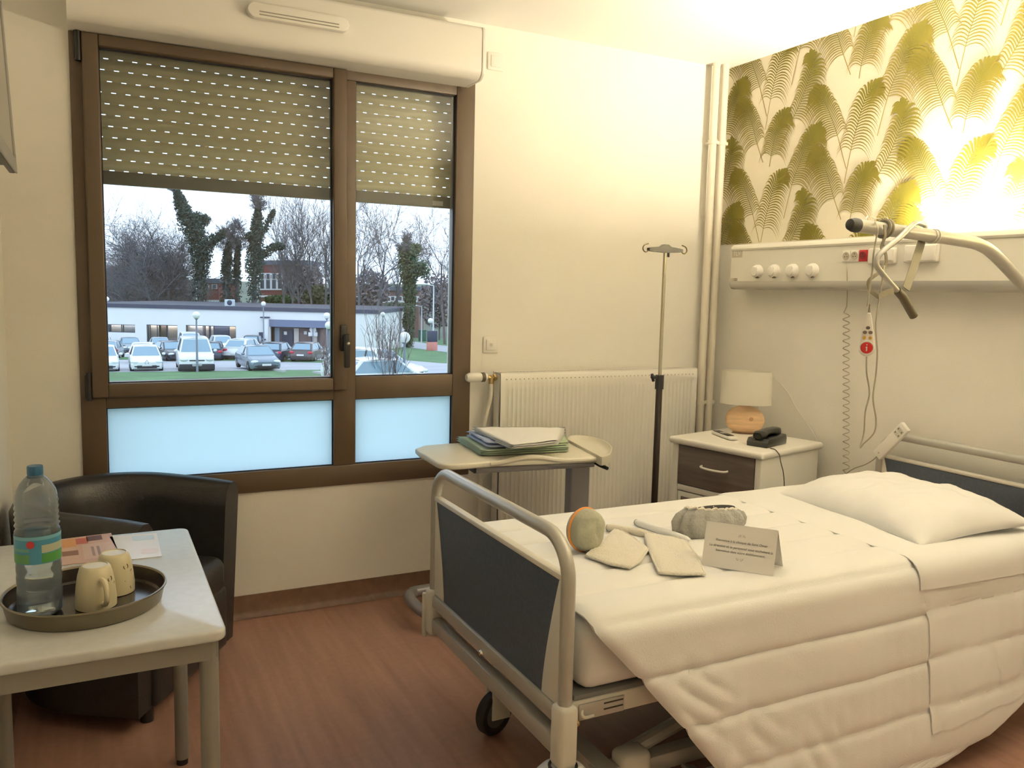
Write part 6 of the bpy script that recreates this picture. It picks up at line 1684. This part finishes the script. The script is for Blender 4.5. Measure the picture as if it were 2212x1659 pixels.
names_ = ['small bare tree at the edge of the wide pane', 'rounded bare tree left of the thicket', 'tall bare tree with spreading crown in the thicket', 'bare tree with the densest crown in the thicket', 'bare tree leaning by the big ivy tree', 'low bare tree under the leaning ivy tree', 'brownish bare tree deep in the thicket', 'brownish bare tree behind the densest crown', 'brownish small bare tree in the thicket']
names_[1] = 'rounded bare tree beside the small one at the pane edge'
for k, (a, b, c, d_, e, s_) in enumerate(tl_): bare(a, b, c, d_, e, s_, 40 + k, names_[k], .30, 3, m_twig if k in (1, 6, 7, 8) else m_bark, .7, .25, 4 if k in (6, 7, 8) else 3)
tl2 = [(610, 655, 606, 440, 118, .42), (632, 655, 634, 445, 120, .40), (655, 655, 652, 450, 124, .42), (676, 655, 680, 440, 120, .42), (700, 655, 702, 425, 122, .45), (724, 655, 728, 440, 120, .42), (784, 665, 780, 450, 116, .55), (806, 665, 815, 425, 112, .6), (846, 690, 850, 470, 124, .55), (962, 700, 962, 470, 118, .6), (990, 700, 1000, 480, 118, .6)]
nm2 = ['first slender bare tree next to the tall upright ivy tree', 'second slender bare tree from the tall upright ivy tree', 'third slender bare tree from the tall upright ivy tree', 'fourth slender bare tree from the tall upright ivy tree', 'slender bare tree next to the window mullion', 'slender bare tree hidden by the window mullion', 'bare tree at the mullion edge of the narrow pane', 'big bare tree in the narrow pane with a forked trunk', 'bare tree between the big one and the olive ivy tree', 'bare tree at the outer edge of the narrow pane', 'bare tree beyond the window jamb']
for k, (a, b, c, d_, e, s_) in enumerate(tl2): bare(a, b, c, d_, e, s_, 70 + k, nm2[k], .24, 3, None if k != 9 else m_twig, .85, .3, 2)
def shrub(x, y, h_px, dep_from_ground, label, seed, m, n, spread_px):
    p = PG(x, y) if dep_from_ground is None else PD(x, y, dep_from_ground); p = Vector((p.x, p.y, gz(p.y))); dep = (p - CAM).dot(_f); h_ = h_px * dep / FPX; w_ = spread_px * dep / FPX
    t = thing('bare_shrub', label, 'shrub', p); rnd = random.Random(seed); sg = []
    for i in range(n):
        a_ = rnd.uniform(0, 6.28); e_ = p + Vector((math.cos(a_) * w_ * rnd.uniform(.1, 1), math.sin(a_) * w_ * rnd.uniform(.1, 1), h_ * rnd.uniform(.55, 1))); q_ = p + Vector((math.cos(a_) * .15, math.sin(a_) * .15, 0)); pr_ = q_
        for k in range(1, 5):
            c = q_.lerp(e_, k / 4) + Vector((rnd.uniform(-1, 1), rnd.uniform(-1, 1), rnd.uniform(0, 1))) * h_ * .03; sg.append((pr_, c, .013, .009)); 
            if k > 1:
                for s_ in range(2): sg.append((c, c + Vector((rnd.uniform(-1, 1) * .25, rnd.uniform(-1, 1) * .25, .35)) * h_ * rnd.uniform(.2, .5), .008, .005))
            pr_ = c
    part('stems', seg_mesh(sg[:4], .006), m, t, 0, fix=False); part('twigs', seg_mesh(sg[4:], .006), m, t, 0, fix=False)
shrub(836, 850, 175, 31.0, 'bare brown shrub in front of the narrow pane', 5, m_twig, 46, 62)
shrub(712, 850, 130, 31.0, 'bare shrub half hidden by the window mullion', 6, m_twig, 22, 26)
# hedge and distant bushes
def bush(x, y, rx, ry, dep, label, seed, m, n):
    c = PD(x, y, dep); kx = dep / FPX; g_ = gz(c.y); t = thing('evergreen_bush', label, 'bush', (c.x, c.y, g_)); rnd = random.Random(seed); vs = []; fs = []
    for i in range(n):
        v_ = Vector((rnd.gauss(0, 1), rnd.gauss(0, 1), rnd.gauss(0, 1))).normalized() * rnd.random() ** .3
        q_ = Vector((c.x, c.y, c.z)) + Vector((v_.x * rx * kx, v_.y * rx * kx * .6, v_.z * ry * kx)) * (1 + .2 * nz(v_.x * 2, v_.z * 2, seed))
        a = Vector((rnd.uniform(-1, 1), rnd.uniform(-1, 1), rnd.uniform(-1, 1))).normalized(); b = a.orthogonal().normalized(); sz = .35 * rnd.uniform(.6, 1.4)
        k = len(vs); vs += [q_ + a * sz, q_ + b * sz * .6, q_ - a * sz, q_ - b * sz * .6]; fs.append((k, k + 1, k + 2, k + 3))
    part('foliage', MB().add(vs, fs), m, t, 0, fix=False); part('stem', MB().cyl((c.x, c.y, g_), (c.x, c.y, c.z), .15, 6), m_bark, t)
m_hedge = mat('hedge_green', (.06, .10, .03), .8, var=.3, vscale=.8); m_brush = mat('hazed_brown_brush', (.20, .175, .19), .9, var=.2, vscale=.7)  # brush colour lightened to stand in for haze over the distance
bush(605, 648, 32, 9, 128, 'low clipped hedge below the brick block', 1, m_hedge, 1500)
bush(690, 640, 34, 22, 130, 'rounded olive bush beside the window mullion', 2, mat('olive_brush', (.10, .11, .06), .85, var=.2, vscale=.6), 1700)
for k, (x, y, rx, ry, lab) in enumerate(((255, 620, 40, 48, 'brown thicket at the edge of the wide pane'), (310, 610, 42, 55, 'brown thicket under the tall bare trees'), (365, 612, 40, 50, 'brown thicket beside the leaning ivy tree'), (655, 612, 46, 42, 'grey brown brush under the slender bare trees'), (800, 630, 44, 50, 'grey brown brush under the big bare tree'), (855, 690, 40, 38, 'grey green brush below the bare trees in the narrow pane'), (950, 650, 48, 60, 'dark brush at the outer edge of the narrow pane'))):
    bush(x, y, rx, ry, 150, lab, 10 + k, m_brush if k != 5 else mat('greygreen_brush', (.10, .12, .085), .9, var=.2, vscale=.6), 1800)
